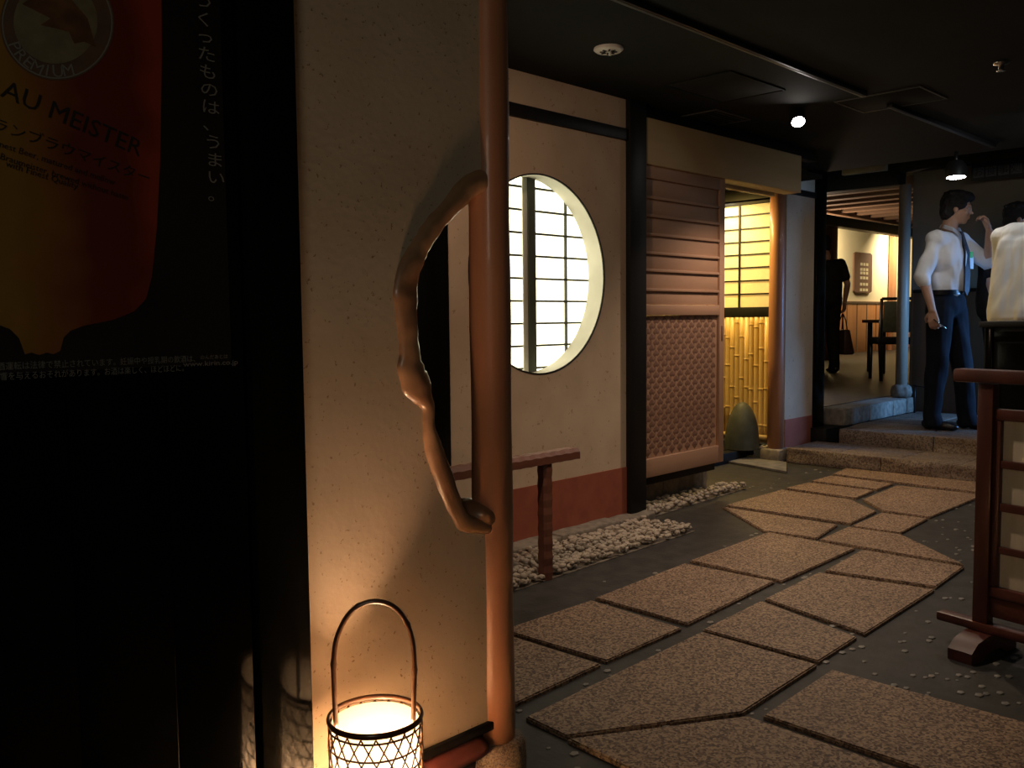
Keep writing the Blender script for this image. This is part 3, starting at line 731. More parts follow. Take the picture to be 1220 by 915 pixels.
# emblem: ring and cream half disc
def disc(cx_, cy_, rx, ry, d, rin=0, a0=0, a1=2 * PI, n=48):
    bm = B(); A = []; Bv = []
    for k in range(n + 1):
        a = a0 + (a1 - a0) * k / n
        A.append(bm.verts.new(pp(cx_ + rx * math.cos(a), cy_ + ry * math.sin(a), d)))
        if rin: Bv.append(bm.verts.new(pp(cx_ + rx * rin * math.cos(a), cy_ + ry * rin * math.sin(a), d)))
    if rin:
        for k in range(n): bm.faces.new((A[k], A[k + 1], Bv[k + 1], Bv[k]))
    else: bm.faces.new(A[:-1] if abs(a1 - a0 - 2 * PI) < 1e-6 else A)
    return bm
done('emblem_ring', disc(68, 28, 68, 68, .0014), m_print_red if False else mat('emblem_dark', (.09, .05, .035), .5, (.13, .07, .04), 30), po, sm=False)
done('emblem_line', disc(68, 28, 66, 66, .0017, .975), m_print_white, po, sm=False)
done('emblem_disc', disc(66, 26, 50, 50, .0018), mat('emblem_cream', (.13, .10, .055), .5, (.21, .17, .10), 22), po, sm=False)
bm = B(); prism(bm, [pp(x, y, .0021) for x, y in ((26, 5), (50, -12), (80, -6), (104, 22), (114, 56), (100, 50), (88, 52), (82, 38), (66, 34), (48, 30), (60, 22))], Vector((0, .0002, 0))); done('emblem_figure', bm, mat('emblem_brown', (.16, .07, .025), .5, (.07, .03, .015), 25), po, sm=False)
def text(s, px, py, size_px, m, parent, name, tilt=0.0, base=None, cen_=False, sx=1.0, spacing=1.0, d=.0022):
    cu = bpy.data.curves.new(name, 'FONT'); cu.body = s; cu.size = 1; cu.extrude = 0; cu.resolution_u = 2; cu.space_character = spacing
    if cen_: cu.align_x = 'CENTER'; cu.align_y = 'CENTER'
    to = bpy.data.objects.new(name, cu); COL.objects.link(to); bpy.context.view_layer.update()
    me = bpy.data.meshes.new_from_object(to.evaluated_get(bpy.context.evaluated_depsgraph_get()))
    bpy.data.objects.remove(to)
    a = pp(px, py); sc = (pp(px, py - size_px) - a).length
    Mt = Matrix.Translation(Vector((a.x, -d, a.z))) @ Matrix.Rotation(tilt, 4, 'Y') @ Matrix.Scale(sx, 4, (1, 0, 0)) @ Matrix.Scale(sc, 4) @ Matrix.Rotation(PI / 2, 4, 'X')
    me.transform(Mt); me.materials.clear(); me.materials.append(m)
    return link(name, me, None, parent)
for k, ch in enumerate('PREMIUM'):
    a = math.radians(152 - k * 12.5)
    text(ch, 68 + 58 * math.cos(a), 28 + 58 * math.sin(a), 20, m_print_white, po, 'emblem_letter', tilt=(PI / 2 - a) * -1 + 0, cen_=True)
text('BRAU MEISTER', -42, 96, 33, m_ink, po, 'title_text', tilt=math.radians(17.5), sx=1.02)
text('グランブラウマイスター', -34, 144, 18, m_ink, po, 'name_text', tilt=math.radians(14), sx=1.12)
for k, s in enumerate(('Finest Beer, matured and mellow', 'as Braumeister, brewed without haste', 'with Finest Quality')):
    text(s, (-10, -14, 6)[k], 172 + 13 * k, 11, m_ink, po, 'caption_text', tilt=math.radians(13.5), sx=1.0)
for k, ch in enumerate('つくったものは、うまい。'):
    text(ch, 241 + k * 1.6, 3 + k * 21.0, 19, m_print_white, po, 'slogan_letter', cen_=True, sx=1.35, tilt=.05)
text('飲酒運転は法律で禁止されています。妊娠中や授乳期の飲酒は、', -14, 441, 10.5, m_print_white, po, 'notice_text', sx=.87)
text('影響を与えるおそれがあります。お酒は楽しく、ほどほどに。', -10, 453, 10.5, m_print_white, po, 'notice_text', sx=.83)
text('のんだあとは', 238, 428, 6, m_print_white, po, 'notice_text', sx=1.0)
text('www.kirin.co.jp', 218, 437, 9, m_print_white, po, 'web_text', sx=1.25)

# ================================================================== LANTERN
LZ = .372; lc = at_z(447, 850, LZ); RL = .086
lan = thing('basket_lantern', 'glowing bamboo basket lantern with a tall arched handle by the near wall', 'lantern', (lc.x, lc.y, -.014))
hz = LZ + .014
def lathe_shell(bm, r, z0, z1, th=.001, seg=40):
    rings = []
    for rr_, z in ((r, z0), (r, z1), (r - th, z1), (r - th, z0)): rings.append([bm.verts.new((rr_ * math.cos(2 * PI * k / seg), rr_ * math.sin(2 * PI * k / seg), z)) for k in range(seg)])
    for i in range(4):
        a, b = rings[i], rings[(i + 1) % 4]
        for k in range(seg): bm.faces.new((a[k], a[(k + 1) % seg], b[(k + 1) % seg], b[k]))
bm = B(); seg = 40
r1 = [[bm.verts.new(((RL - .006) * math.cos(2 * PI * k / seg), (RL - .006) * math.sin(2 * PI * k / seg), z)) for k in range(seg)] for z in (.02, hz - .012)]
for k in range(seg): bm.faces.new((r1[0][k], r1[0][(k + 1) % seg], r1[1][(k + 1) % seg], r1[1][k]))
done('paper_liner', bm, m_paperL, lan)
bm = B(); lathe(bm, [(.001, .004), (RL - .004, .004), (RL - .004, .018), (.001, .018)], caps=False, seg=32); done('base', bm, m_dbamboo, lan)
def torus(bm, R_, r, z, seg=48, n=8, sz=1.0):
    rings = []
    for k in range(seg):
        a = 2 * PI * k / seg
        rings.append([bm.verts.new(((R_ + r * math.cos(2 * PI * j / n)) * math.cos(a), (R_ + r * math.cos(2 * PI * j / n)) * math.sin(a), z + sz * r * math.sin(2 * PI * j / n))) for j in range(n)])
    for k in range(seg):
        a, b = rings[k], rings[(k + 1) % seg]
        for j in range(n): bm.faces.new((a[j], b[j], b[(j + 1) % n], a[(j + 1) % n]))
bm = B(); torus(bm, RL, .0036, hz - .005, sz=1.7); done('rim', bm, m_dbamboo, lan)
bm = B(); torus(bm, RL - .002, .0045, .015, sz=2.4); done('bottom_rim', bm, m_dbamboo, lan)
nr = 11
for k in range(nr):
    z = .04 + k * (hz - .06) / (nr - 1)
    bm = B(); torus(bm, RL - .001, .0014, z, n=6, sz=1.6); done('hoop', bm, m_dbamboo, lan)
bm = B()
for sgn in (-1, 1):
    for k in range(20):
        P_ = []
        for i in range(17):
            z = .02 + (hz - .03) * i / 16; a = 2 * PI * k / 20 + sgn * (z - .02) * 6.2
            P_.append(((RL + .0005 * sgn) * math.cos(a), (RL + .0005 * sgn) * math.sin(a), z))
        tube(bm, P_, .0017, 5)
done('woven_strips', bm, m_dbamboo, lan)
# handle arch, built in its own vertical plane
hd = Vector((.80, -.60, 0))
hp_px = [(-.072, -.02), (-.0735, .05), (-.073, .11), (-.064, .155), (-.040, .195), (-.005, .212), (.030, .205), (.055, .18), (.070, .140), (.074, .09), (.072, .03), (.070, -.02)]
P_ = catmull([Vector((a * hd.x, a * hd.y, hz + b)) for a, b in hp_px], 5); rd = []
nodes = (9, 22, 37, 46)
for i in range(len(P_)): rd.append(.0049 * (1.28 if i in nodes else 1))
bm = B(); tube(bm, P_, rd, 10); done('handle', bm, m_dbamboo, lan)
# bulb
bm = B(); lathe(bm, [(.001, .018), (.022, .018), (.022, .06), (.014, .075)], seg=16, caps=False); done('lamp_socket', bm, m_white, lan)
bm = B(); ell(bm, (0, 0, .11), (.026, .026, .035)); done('bulb', bm, emit('bulb_glow', (1, .74, .42), 60), lan)
lamp('lantern_bulb', 'POINT', (lc.x - .03, lc.y + .015, .18), 19, (1, .60, .34), size=.028)

# ================================================================== CEILING FIXTURES
trk = thing('track_rail', 'long black light track running along the dark ceiling', 'track', (4, at_z(735, 0, CEIL - .02).y, CEIL))
bx('rail', -3.0, .72, -.016, .016, -.022, 0, m_metalk, trk)
bx('groove', -3.0, .72, -.005, .005, -.024, -.0225, m_hatch, trk, bev=0)
ta, tb_ = at_z(1058, 120, CEIL - .02), at_z(1160, 171, CEIL - .02)
trk2 = thing('track_rail', 'short black light track above the men at the steps', 'track', (tb_.x, (ta.y + tb_.y) / 2, CEIL))
bx('rail', -1.5, .25, -.016, .016, -.024, 0, m_metalk, trk2)
def spot(name, label, px, py, ax, dirn, r, em):
    """lamp head whose glowing face sits on the sight line at x = ax"""
    c = at_x(px, py, ax); d = Vector(dirn).normalized()
    t = thing(name, label, 'spotlight', c)
    u = d.orthogonal().normalized(); v = d.cross(u)
    def lat(prof, nm, m):
        bm = B(); rings = [[bm.verts.new(-d * z + (u * math.cos(2 * PI * k / 24) + v * math.sin(2 * PI * k / 24)) * rr) for k in range(24)] for rr, z in prof]
        for a, b in zip(rings, rings[1:]):
            for k in range(24): bm.faces.new((a[k], a[(k + 1) % 24], b[(k + 1) % 24], b[k]))
        bmesh.ops.recalc_face_normals(bm, faces=bm.faces); return done(nm, bm, m, t)
    lat([(r * .98, -.003), (r * 1.15, 0.0), (r * 1.2, .06), (r * .75, .11), (.001, .115)], 'housing', m_metalk)
    bm = B(); bm.faces.new([bm.verts.new(d * .0 + (u * math.cos(2 * PI * k / 32) + v * math.sin(2 * PI * k / 32)) * r) for k in range(32)])
    done('lens', bm, em, t)
    bm = B(); h = CEIL - c.z - .03; q = -d * .08
    tube(bm, [q, (q.x, q.y, max(h, .06))], .012, 8); done('stem', bm, m_metalk, t)
    bx('bracket', q.x - .03, q.x + .03, q.y - .012, q.y + .012, h * .5, h * .5 + .02, m_chrome, t)
    return c
EM = emit('lamp_face', (1, .93, .85), 60)
sc_ = spot('track_spotlight', 'lit black spotlight on the ceiling track above the open door', 951, 145, 4.78, (-.55, -.42, -.75), .036, EM)
sd_ = spot('hanging_spotlight', 'lit round spotlight hanging above the head of the man in the tie', 1139, 211, 6.7, (-.10, -.05, -1), .062, EM)
bm = B(); t = thing('smoke_detector', 'round whitish ceiling detector above the round window', 'detector', at_z(725, 57, CEIL))
lathe(bm, [(.062, 0), (.064, -.008), (.055, -.016), (.001, -.017)], seg=28, caps=False); done('cover', bm, m_white, t)
for k in range(8):
    bm = B(); a = k * PI / 4; box(bm, -.004, .004, -.011, .011, -.0195, -.0165, .0, Matrix.Rotation(a, 4, 'Z') @ Matrix.Translation((0, .026, 0))); done('vent_slot', bm, m_black, t)
bm = B(); tube(bm, [(.01, 0, -.016), (.01, 0, -.03)], .006, 8); done('sensor', bm, m_white, t)
t = thing('sprinkler', 'small metal sprinkler head on the ceiling at the upper right', 'sprinkler', at_z(1193, 75, CEIL))
bm = B(); lathe(bm, [(.035, 0), (.033, -.006), (.012, -.010), (.012, -.03), (.001, -.03)], seg=20, caps=False); done('flange', bm, m_chrome, t)
bm = B(); lathe(bm, [(.02, -.034), (.02, -.037), (.001, -.038)], seg=16, caps=False); done('deflector', bm, m_chrome, t)
def hatch(label, px, name='ceiling_hatch', cat='hatch', mm=None):
    P4 = [at_z(x, y, CEIL - .001) for x, y in px]; xa, xb = min(p.x for p in P4), max(p.x for p in P4); ya, yb = min(p.y for p in P4), max(p.y for p in P4)
    t = thing(name, label, cat, ((xa + xb) / 2, (ya + yb) / 2, CEIL)); w, h = (xb - xa) / 2, (yb - ya) / 2
    bx('panel', -w + .012, w - .012, -h + .012, h - .012, -.004, 0, m_ceil, t)
    for (a, b, c, d) in ((-w, w, -h, -h + .011), (-w, w, h - .011, h), (-w, -w + .011, -h + .012, h - .012), (w - .011, w, -h + .012, h - .012)): bx('frame_strip', a, b, c, d, -.006, 0, mm or m_hatch, t, bev=.001)
    return t, w, h
hatch('square ceiling hatch with thin pale frame right of the lit spotlight', [(993, 121), (1030, 133), (1128, 117), (1097, 102)])
hatch('faint square ceiling hatch above the track and left of the lit spotlight', [(800, 104), (880, 118), (934, 106), (870, 84)], mm=m_ceil)
t, w, h = hatch('small dark ceiling vent just above the wooden door header', [(815, 144), (850, 150), (885, 139), (848, 131)], 'ceiling_vent', 'vent')
for k in range(5): bx('slat', -w + .02, w - .02, -h + .02 + k * (2 * h - .05) / 4, -h + .03 + k * (2 * h - .05) / 4, -.009, -.004, m_metalk, t, bev=0)
# dark sign board with squares of writing, high on the right
p0 = at_x(1157, 208, 8.385); p1 = at_x(1222, 200, 8.385)
sg = thing('sign_board', 'dark sign board with a row of square characters at the upper right', 'sign', (8.385, (p0.y + p1.y) / 2, (p0.z + p1.z) / 2))
hw_s = (p0.y - p1.y) / 2; bx('board', 0, .03, -hw_s - .5, hw_s, -.06, .075, m_metalk, sg)
m_sq = mat('sign_square', (.09, .09, .10), .6); m_chr = mat('sign_character', (.02, .02, .02), .6)
for k, ch in enumerate('お食事処です'):
    yy = hw_s - .06 - k * .098; bx('square_tile', -.004, 0, yy - .042, yy + .042, -.035, .049, m_sq, sg, bev=.001)
    cu = bpy.data.curves.new('c', 'FONT'); cu.body = ch; cu.size = .085; cu.align_x = 'CENTER'; cu.align_y = 'CENTER'; cu.resolution_u = 2
    to = bpy.data.objects.new('c', cu); COL.objects.link(to); bpy.context.view_layer.update()
    me = bpy.data.meshes.new_from_object(to.evaluated_get(bpy.context.evaluated_depsgraph_get())); bpy.data.objects.remove(to)
    me.transform(Matrix.Translation((-.006, yy, .007)) @ Matrix.Rotation(-PI / 2, 4, 'Z') @ Matrix.Rotation(PI / 2, 4, 'X')); me.materials.clear(); me.materials.append(m_chr); link('character', me, None, sg)

# ================================================================== STANDING SCREEN AND CABINET (right)
Q = at_z(1167, 772, 0); ang = math.atan2(-.98, -.196)     # local +x runs to the right of the picture
ts = thing('standing_screen', 'dark red wooden standing screen with cream paper panes at the right edge', 'screen', (Q.x, Q.y, -.013), ang)
def zq(py): return at_y(1170, py, Q.y).z + .013
ztop = zq(449)
bx('top_bar', -.10, 1.35, -.028, .028, zq(457), zq(441), m_redwood, ts, bev=.008)
bx('post', -.018, .032, -.02, .02, .05, zq(458), m_redwood, ts)
bx('post', 1.22, 1.27, -.02, .02, .05, zq(458), m_redwood, ts)
z2a, z2b = zq(500), zq(487); bx('cross_rail', .033, 1.219, -.013, .013, z2a, z2b, m_redwood, ts)
rows = [(505, 547), (556, 596.5), (606, 647), (655, 693)]
zr0, zr1 = zq(694), z2a
bx('paper_frame', .033, .056, -.012, .012, zr0, zr1 - .001, m_redwood, ts)
bx('paper_frame', 1.19, 1.218, -.012, .012, zr0, zr1 - .001, m_redwood, ts)
bx('screen_paper', .056, 1.19, .006, .008, zr0, zr1, m_paperT, ts, bev=0)
for k in range(3): bx('muntin', .057, 1.189, -.010, .005, zq(rows[k + 1][0]), zq(rows[k][1]), m_redwood, ts, bev=.002)
bx('cross_rail', .033, 1.219, -.013, .013, zq(706), zr0 - .001, m_redwood, ts)
bx('bottom_board', .033, 1.219, -.008, .008, .13, zq(707), m_redwood, ts)
bx('foot_beam', -.14, 1.40, -.024, .024, .075, .105, m_redwood, ts, bev=.006)
for xx in (.01, 1.245):
    bm = B(); sec = [(-.19, 0), (-.19, .035), (-.14, .062), (-.05, .074), (.05, .074), (.14, .062), (.19, .035), (.19, 0), (.10, 0), (.06, .02), (-.06, .02), (-.10, 0)]
    prism(bm, [Vector((xx - .04, a * .72, b)) for a, b in sec], Vector((.08, 0, 0))); done('foot', bm, m_redwood, ts)
cb0 = at_x(1168, 383, 5.0)
cab = thing('dark_cabinet', 'black wooden counter cabinet behind the standing screen', 'cabinet', (5.0, cb0.y, -.013))
hc = cb0.z + .013
bx('top', -.02, .46, -1.0, .0, hc - .03, hc, m_black, cab, bev=.005)
bx('body', .02, .44, -.98, -.015, .0, hc - .031, m_black, cab)
for (ya, yb, za, zb_) in ((-.06, -.02, .03, hc - .035), (-.50, -.46, .03, hc - .035)): bx('stile', .0, .019, ya, yb, za, zb_, m_blackgloss, cab)
for z in (.04, hc * .5, hc - .10): bx('rail', .0, .019, -.455, -.065, z, z + .05, m_blackgloss, cab)
bx('door', .010, .019, -.44, -.08, .10, hc * .5 - .01, m_blackgloss, cab, bev=.004); bx('door', .010, .019, -.44, -.08, hc * .5 + .06, hc - .11, m_blackgloss, cab, bev=.004)

# ================================================================== PEOPLE
TMP = bpy.data.scenes.new('tmp')
def remesh(bm, voxel, it=2, fac=.5, fold=0.0, fscale=14, seed=0):
    me = bpy.data.meshes.new('t'); bm.to_mesh(me); bm.free(); o = bpy.data.objects.new('t', me); TMP.collection.objects.link(o)
    r = o.modifiers.new('r', 'REMESH'); r.mode = 'VOXEL'; r.voxel_size = voxel; r.use_smooth_shade = True
    s = o.modifiers.new('s', 'SMOOTH'); s.iterations = it; s.factor = fac
    TMP.view_layers[0].update(); dg = TMP.view_layers[0].depsgraph; out = bpy.data.meshes.new_from_object(o.evaluated_get(dg)); bpy.data.objects.remove(o)
    if fold:
        NR = [v.normal.copy() for v in out.vertices]
        for v in out.vertices:
            c = v.co.copy(); n_ = noise.noise(Vector((c.x * fscale, c.y * fscale, c.z * fscale * .45 + seed)) + Vector((c.z * 4, 0, c.x * 5)))
            v.co = c + NR[v.index] * fold * n_
    for p in out.polygons: p.use_smooth = True
    return out
def cap(bm, a, b, ra, rb, sy=1.0):
    a, b = Vector(a), Vector(b); t = (b - a).normalized(); L2 = (b - a).length; pts = []; rd = []
    for k in (-80, -50, -20): pts.append(a + t * ra * math.sin(math.radians(k))); rd.append(ra * math.cos(math.radians(k)))
    for k in (.0, .33, .66, 1.0): pts.append(a + t * L2 * k); rd.append(ra + (rb - ra) * k)
    for k in (20, 50, 80): pts.append(b + t * rb * math.sin(math.radians(k))); rd.append(rb * math.cos(math.radians(k)))
    tube(bm, pts, rd, 14)
def V(*a): return Vector(a)
def hand(bm, wrist, d, palm_n, curl=.5, side=1, s=1.0):
    """palm, four unequal bent fingers and a thumb"""
    d = Vector(d).normalized(); n = Vector(palm_n).normalized(); n = (n - d * n.dot(d)).normalized(); w = d.cross(n) * side
    wr = Vector(wrist)
    for k in (-1, -.33, .33, 1): cap(bm, wr + w * k * .012 * s, wr + d * .085 * s + w * k * .030 * s, .015 * s, .0125 * s)
    for k, L_ in zip((-1, -.33, .33, 1), (.060, .075, .080, .070)):
        p = wr + d * .088 * s + w * k * .031 * s; dd = d.copy()
        for j, fr in enumerate((.45, .32, .25)):
            ca = curl * (j + .6); dd = (d * math.cos(ca) + n * math.sin(ca)).normalized(); q = p + dd * L_ * fr * s; cap(bm, p, q, (.0105 - j * .001) * s, (.0098 - j * .001) * s); p = q
    p = wr + d * .03 * s + w * .030 * s; q = p + (d * .6 + w * .65 + n * .35).normalized() * .042 * s; cap(bm, p, q, .013 * s, .011 * s); cap(bm, q, q + (d * .85 + w * .1 + n * .45).normalized() * .032 * s, .0108 * s, .0092 * s)
def person(label, loc, yaw, J, top, bottom, sleeve='short', hyaw=0, htilt=0, untuck=False, voxel=.006, legs=True, group=None):
    t = thing('person', label, 'person', loc, yaw)
    # ---- body
    bm = B(); hd_ = V(*J['head']); nk = V(*J['neck']); ch = V(*J['chest']); wa = V(*J['waist']); pe = V(*J['pelvis'])
    HR = Matrix.Rotation(hyaw, 3, 'Z') @ Matrix.Rotation(htilt, 3, 'X')
    def hp(x, y, z): return hd_ + HR @ V(x, y, z)
    ell(bm, hp(0, .012, .030), (.074, .094, .088), HR)                      # skull
    ell(bm, hp(0, -.020, -.030), (.058, .068, .082), HR)                    # face
    ell(bm, hp(0, -.052, -.088), (.028, .026, .022), HR)                    # chin
    ell(bm, hp(0, -.085, -.008), (.011, .014, .026), HR); ell(bm, hp(0, -.099, -.026), (.013, .013, .011), HR)   # nose
    ell(bm, hp(0, -.083, -.056), (.022, .010, .006), HR); ell(bm, hp(0, -.082, -.066), (.019, .010, .006), HR)   # lips
    ell(bm, hp(0, -.078, .025), (.050, .014, .010), HR)                     # brow
    for sx in (-1, 1):
        ell(bm, hp(sx * .073, .012, -.010), (.009, .018, .030), HR)         # ears
        ell(bm, hp(sx * .042, -.050, -.030), (.022, .026, .022), HR)        # cheeks
    cap(bm, hd_ + HR @ V(0, .03, -.06), nk, .052, .058)
    def torso(bm, k=0.0):
        ell(bm, ch + V(0, .0, .0), (.165 + k, .105 + k, .16 + k), u=24, v=16); ell(bm, ch + V(0, .01, .10), (.15 + k, .075 + k, .06 + k), u=20)
        ell(bm, wa, (.138 + k, .10 + k, .17 + k), u=24, v=16); ell(bm, pe, (.165 + k, .115 + k, .13 + k), u=24, v=16)
        cap(bm, V(*J['ls']) - V(.0, 0, 0), ch + V(.03, .0, .09), .055 + k, .07 + k); cap(bm, V(*J['rs']), ch + V(-.03, .0, .09), .055 + k, .07 + k)
        cap(bm, ch, wa, .12 + k, .11 + k)
    torso(bm)
    for s in 'lr':
        S_, E_, W_ = V(*J[s + 's']), V(*J[s + 'e']), V(*J[s + 'w'])
        cap(bm, S_, E_, .048, .038); cap(bm, E_, (E_ * .7 + W_ * .3), .038, .038); cap(bm, (E_ * .7 + W_ * .3), W_, .038, .026)
        hand(bm, W_, J[s + 'hd'], J[s + 'hn'], J.get(s + 'curl', .5), 1 if s == 'l' else -1, 1.0)
        if legs:
            Hh, K, A = V(*J[s + 'h']), V(*J[s + 'k']), V(*J[s + 'a']); cap(bm, Hh, K, .085, .055); cap(bm, K, A, .054, .037); cap(bm, A, A + V(0, -.05, -.045), .034, .028)
    done_ = remesh(bm, voxel, 2); link('body', done_, m_skin, t)
    # ---- eyes, brows
    for sx in (-1, 1):
        bm = B(); ell(bm, hp(sx * .031, -.0735, .004), (.014, .008, .0075), HR, 12, 8); done('eye', bm, EYE, t)
        bm = B(); ell(bm, hp(sx * .031, -.0805, .004), (.006, .0025, .006), HR, 10, 8); done('iris', bm, m_hair, t)
        bm = B(); ell(bm, hp(sx * .032, -.088, .030), (.020, .005, .0042), HR, 12, 8); done('eyebrow', bm, m_hair, t)
    # ---- hair
    bm = B(); ell(bm, hp(0, .024, .045), (.088, .102, .092), HR); ell(bm, hp(0, .06, -.015), (.075, .062, .085), HR); ell(bm, hp(0, -.03, .085), (.072, .075, .045), HR)
    for sx in (-1, 1): ell(bm, hp(sx * .068, -.012, .035), (.018, .045, .045), HR)
    for k in range(26):
        a = random.uniform(0, 2 * PI); rr_ = random.uniform(.0, .085); ell(bm, hp(rr_ * math.cos(a), .015 + rr_ * 1.1 * math.sin(a), .075 + math.sqrt(max(0, .0085 - rr_ * rr_)) * .55), (.016, .028, .014), HR, 8, 6)
    bme = remesh(bm, .006, 1, fold=.006, fscale=60); link('hair', bme, m_hair, t)
    # ---- top
    bm = B(); k = .016 if sleeve != 'tee' else .012
    torso(bm, k)
    if untuck:
        for dx in (-.05, 0, .05): cap(bm, ch + V(dx, 0, 0), pe + V(dx, 0, 0), .125 + k, .125 + k)
    for s in 'lr':
        S_, E_, W_ = V(*J[s + 's']), V(*J[s + 'e']), V(*J[s + 'w'])
        if sleeve == 'rolled': cap(bm, S_, E_, .062, .054); q = E_ * .85 + W_ * .15; cap(bm, E_, q, .056, .053)
        else: q = S_ * .35 + E_ * .65; cap(bm, S_, q, .066, .066)
    me = remesh(bm, .009, 1, fold=.016 if sleeve != 'tee' else .008, fscale=13, seed=loc[0])
    zcut = pe.z - (.10 if untuck else -.055)
    b2 = B(); b2.from_mesh(me); bmesh.ops.bisect_plane(b2, geom=b2.verts[:] + b2.edges[:] + b2.faces[:], plane_co=(0, 0, zcut), plane_no=(0, 0, 1), clear_inner=True)
    bmesh.ops.bisect_plane(b2, geom=b2.verts[:] + b2.edges[:] + b2.faces[:], plane_co=nk + V(0, 0, .0), plane_no=(0, -.35, 1), clear_outer=True)
    for s in 'lr':
        S_, E_, W_ = V(*J[s + 's']), V(*J[s + 'e']), V(*J[s + 'w'])
    for f in b2.faces: f.smooth = True
    tp = done('shirt', b2, top, t, sm=False)
    if sleeve != 'tee':
        bm = B()
        for sx in (-1, 1):
            c = nk; pts = [c + V(sx * .012, -.078, -.025), c + V(sx * .060, -.055, .006), c + V(sx * .066, 0, .028), c + V(0, .062, .040)]
            pts2 = [p + (p - c) * .22 + V(0, 0, -.035) for p in pts]; A = [bm.verts.new(p) for p in pts]; Bv = [bm.verts.new(p) for p in pts2]
            for i in range(3): bm.faces.new((A[i], A[i + 1], Bv[i + 1], Bv[i]))
        q = bmesh.ops.solidify(bm, geom=bm.faces[:], thickness=.004); done('collar', bm, top, t)
    if legs:
        bm = B(); ell(bm, pe + V(0, 0, -.01), (.178, .125, .125), u=24, v=16)
        for s in 'lr':
            Hh, K, A = V(*J[s + 'h']), V(*J[s + 'k']), V(*J[s + 'a']); cap(bm, Hh, K, .100, .078); cap(bm, K, A + V(0, 0, .03), .078, .066); cap(bm, A + V(0, 0, .03), A + V(0, -.02, -.04), .066, .070)
        cap(bm, pe + V(-.05, 0, 0), pe + V(.05, 0, .0), .11, .11)
        me = remesh(bm, .010, 1, fold=.010, fscale=9, seed=3)
        b2 = B(); b2.from_mesh(me); bmesh.ops.bisect_plane(b2, geom=b2.verts[:] + b2.edges[:] + b2.faces[:], plane_co=(0, 0, pe.z + .07), plane_no=(0, 0, 1), clear_outer=True)
        bmesh.ops.bisect_plane(b2, geom=b2.verts[:] + b2.edges[:] + b2.faces[:], plane_co=(0, 0, .03), plane_no=(0, 0, 1), clear_inner=True)
        for f in b2.faces: f.smooth = True
        done('trousers', b2, bottom, t, sm=False)
        if not untuck:
            bm = B(); rg = []
            for z in (.05, .085): rg.append([bm.verts.new(pe + V(.176 * math.cos(a), .126 * math.sin(a), z)) for a in [2 * PI * k / 32 for k in range(32)]])
            for k in range(32): bm.faces.new((rg[0][k], rg[0][(k + 1) % 32], rg[1][(k + 1) % 32], rg[1][k]))
            bmesh.ops.solidify(bm, geom=bm.faces[:], thickness=.004); done('belt', bm, m_shoe, t)
        for s in 'lr':
            A = V(*J[s + 'a']); bm = B(); Rm = Matrix.Rotation(J.get(s + 'toe', 0), 3, 'Z')
            base = V(A.x, A.y, 0)
            ell(bm, base + Rm @ V(0, .02, .045), (.042, .055, .045)); ell(bm, base + Rm @ V(0, -.07, .035), (.044, .10, .036)); ell(bm, base + Rm @ V(0, -.14, .028), (.044, .06, .028)); cap(bm, base + V(0, 0, .05), base + V(0, 0, .09), .045, .043)
            me = remesh(bm, .007, 2); b2 = B(); b2.from_mesh(me); bmesh.ops.bisect_plane(b2, geom=b2.verts[:] + b2.edges[:] + b2.faces[:], plane_co=(0, 0, .0), plane_no=(0, 0, 1), clear_inner=True)
            for f in b2.faces: f.smooth = True
            sh = done('shoe', b2, m_shoe, t, sm=False)
    return t
EYE = mat('eye_white', (.6, .58, .54), .3)
# man in tie, hand raised to his face
J1 = dict(head=(.02, -.05, 1.645), neck=(0, .0, 1.50), chest=(0, 0, 1.30), waist=(0, .0, 1.08), pelvis=(0, .01, .96),
          ls=(.155, -.01, 1.415), le=(.22, -.20, 1.24), lw=(.13, -.235, 1.47), lhd=(-.15, .28, .95), lhn=(-.7, .7, .0), lcurl=.9,
          rs=(-.158, .02, 1.415), re=(-.235, .07, 1.15), rw=(-.225, .0, .90), rhd=(.05, -.12, -1), rhn=(1, .1, 0), rcurl=.55,
          lh=(.085, 0, .90), lk=(.12, -.06, .50), la=(.14, -.10, .085), rh=(-.085, .01, .90), rk=(-.09, .02, .50), ra=(-.10, .05, .085), ltoe=.25, rtoe=.15)
pl = at_z(1121, 512, .21)
man = person('man in a white rolled-sleeve shirt and dark tie raising a hand to his face', (pl.x + .07, pl.y + .0, .21), -.12, J1, m_shirt, m_navy, 'rolled', hyaw=.50, htilt=.12)
man.scale = (1.03, 1.03, 1.03)
# tie (knot, blade) and green tag
bm = B()
tp = [(-.018, -.085, 1.475), (.018, -.085, 1.475), (.014, -.10, 1.445), (.030, -.132, 1.33), (.040, -.138, 1.16), (.036, -.135, 1.04), (0, -.136, 1.00), (-.036, -.135, 1.04), (-.040, -.138, 1.16), (-.026, -.132, 1.33), (-.014, -.10, 1.445)]
prism(bm, [V(*p) for p in tp], V(0, -.010, 0)); done('tie', bm, m_tie, man)
bx('green_tag', .035, .075, -.145, -.138, 1.28, 1.325, m_green, man, bev=.002)
bx('pocket', .04, .11, -.137, -.130, 1.20, 1.29, m_shirt, man, bev=.002)
# cigarette-thin pen in the hanging hand
bm = B(); tube(bm, [(-.24, -.02, .83), (-.21, -.10, .76)], .005, 8); done('pen', bm, m_chrome, man)
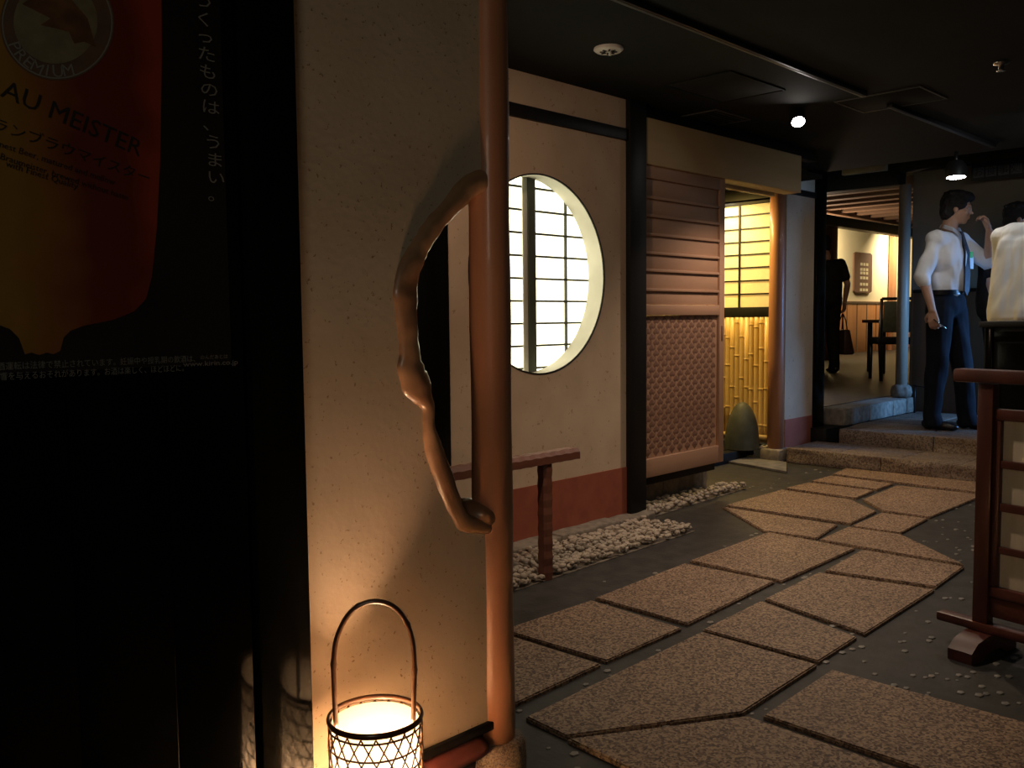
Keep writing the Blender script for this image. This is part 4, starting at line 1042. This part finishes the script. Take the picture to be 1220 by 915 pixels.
# second man, black tee
J2 = dict(head=(.0, -.14, 1.62), neck=(0, -.04, 1.47), chest=(0, 0, 1.26), waist=(0, .0, 1.05), pelvis=(0, .01, .93),
          ls=(.165, .0, 1.38), le=(.22, .03, 1.12), lw=(.21, -.06, .89), lhd=(0, -.1, -1), lhn=(-1, 0, 0),
          rs=(-.17, .0, 1.38), re=(-.21, .02, 1.12), rw=(-.20, -.05, .88), rhd=(0, -.15, -1), rhn=(1, 0, 0),
          lh=(.085, 0, .88), lk=(.09, -.02, .48), la=(.10, .02, .085), rh=(-.085, 0, .88), rk=(-.09, -.02, .48), ra=(-.10, .02, .085))
p2 = at_x(1190, 300, 7.8)
person('dark-haired man in a black t-shirt half hidden behind the white shirted back', (7.8, p2.y, .21), math.radians(10), J2, m_tee, m_navy, 'tee', hyaw=.2, untuck=True)
# third, white shirt, seen from behind at the frame edge
J3 = dict(head=(.0, -.20, 1.66), neck=(0, -.09, 1.53), chest=(0, -.02, 1.33), waist=(0, .02, 1.09), pelvis=(0, .03, .95),
          ls=(.175, -.05, 1.43), le=(.25, -.16, 1.19), lw=(.17, -.38, 1.12), lhd=(-.2, -1, -.1), lhn=(0, 0, -1),
          rs=(-.175, -.05, 1.43), re=(-.25, -.16, 1.19), rw=(-.17, -.38, 1.12), rhd=(.2, -1, -.1), rhn=(0, 0, -1),
          lh=(.085, 0, .90), lk=(.09, -.02, .48), la=(.10, .02, .085), rh=(-.085, 0, .90), rk=(-.09, -.02, .48), ra=(-.10, .02, .085))
p3 = at_x(1223, 320, 6.6)
pp3 = person('person in a loose cream white shirt seen from behind at the right edge', (6.6, p3.y, .10), math.radians(75), J3, m_shirt2, m_navy, 'short', untuck=True)
pp3.scale = (1.12, 1.12, 1.06)
# fourth, dark silhouette carrying a bag in the dining room
J4 = dict(J2); J4['rw'] = (-.27, -.08, .90); J4['re'] = (-.25, .03, 1.12); J4['rhd'] = (0, -.1, -1)
p4 = at_z(984, 444, .34)
w4 = person('man in black walking away into the dining room with a bag in hand', (p4.x, p4.y, .34), math.radians(140), dict(J4, lw=(.27, -.06, .90), le=(.25, .03, 1.12)), m_tee, m_tee, 'tee', hyaw=.1, untuck=True, voxel=.009)
w4.scale = (1.06, 1.06, 1.05)
_hx = max((-.27, .27), key=lambda h: (Vector((.703, -.711, 0))).dot(Matrix.Rotation(w4.rotation_euler.z, 3, 'Z') @ V(h, 0, 0)))
pb = Matrix.Translation(w4.location) @ Matrix.Rotation(w4.rotation_euler.z, 4, 'Z') @ V(_hx, -.10, .80)
bag = thing('handbag', 'dark brown handbag hanging from the hand of the man in black', 'bag', (pb.x, pb.y, pb.z - .56), w4.rotation_euler.z)
bm = B(); box(bm, -.08, .08, -.21, .21, 0, .33, .03)
for v in bm.verts:
    if v.co.z > .15: v.co.x *= .55; v.co.y *= .72
done('bag_body', bm, m_bag, bag)
for sx in (-.03, .03):
    bm = B(); tube(bm, [(sx, -.09, .28), (sx * .7, -.05, .45), (0, -.01, .545), (0, .01, .545), (sx * .7, .05, .45), (sx, .09, .28)], .008, 8); done('bag_handle', bm, m_bag, bag)
bpy.data.scenes.remove(TMP)
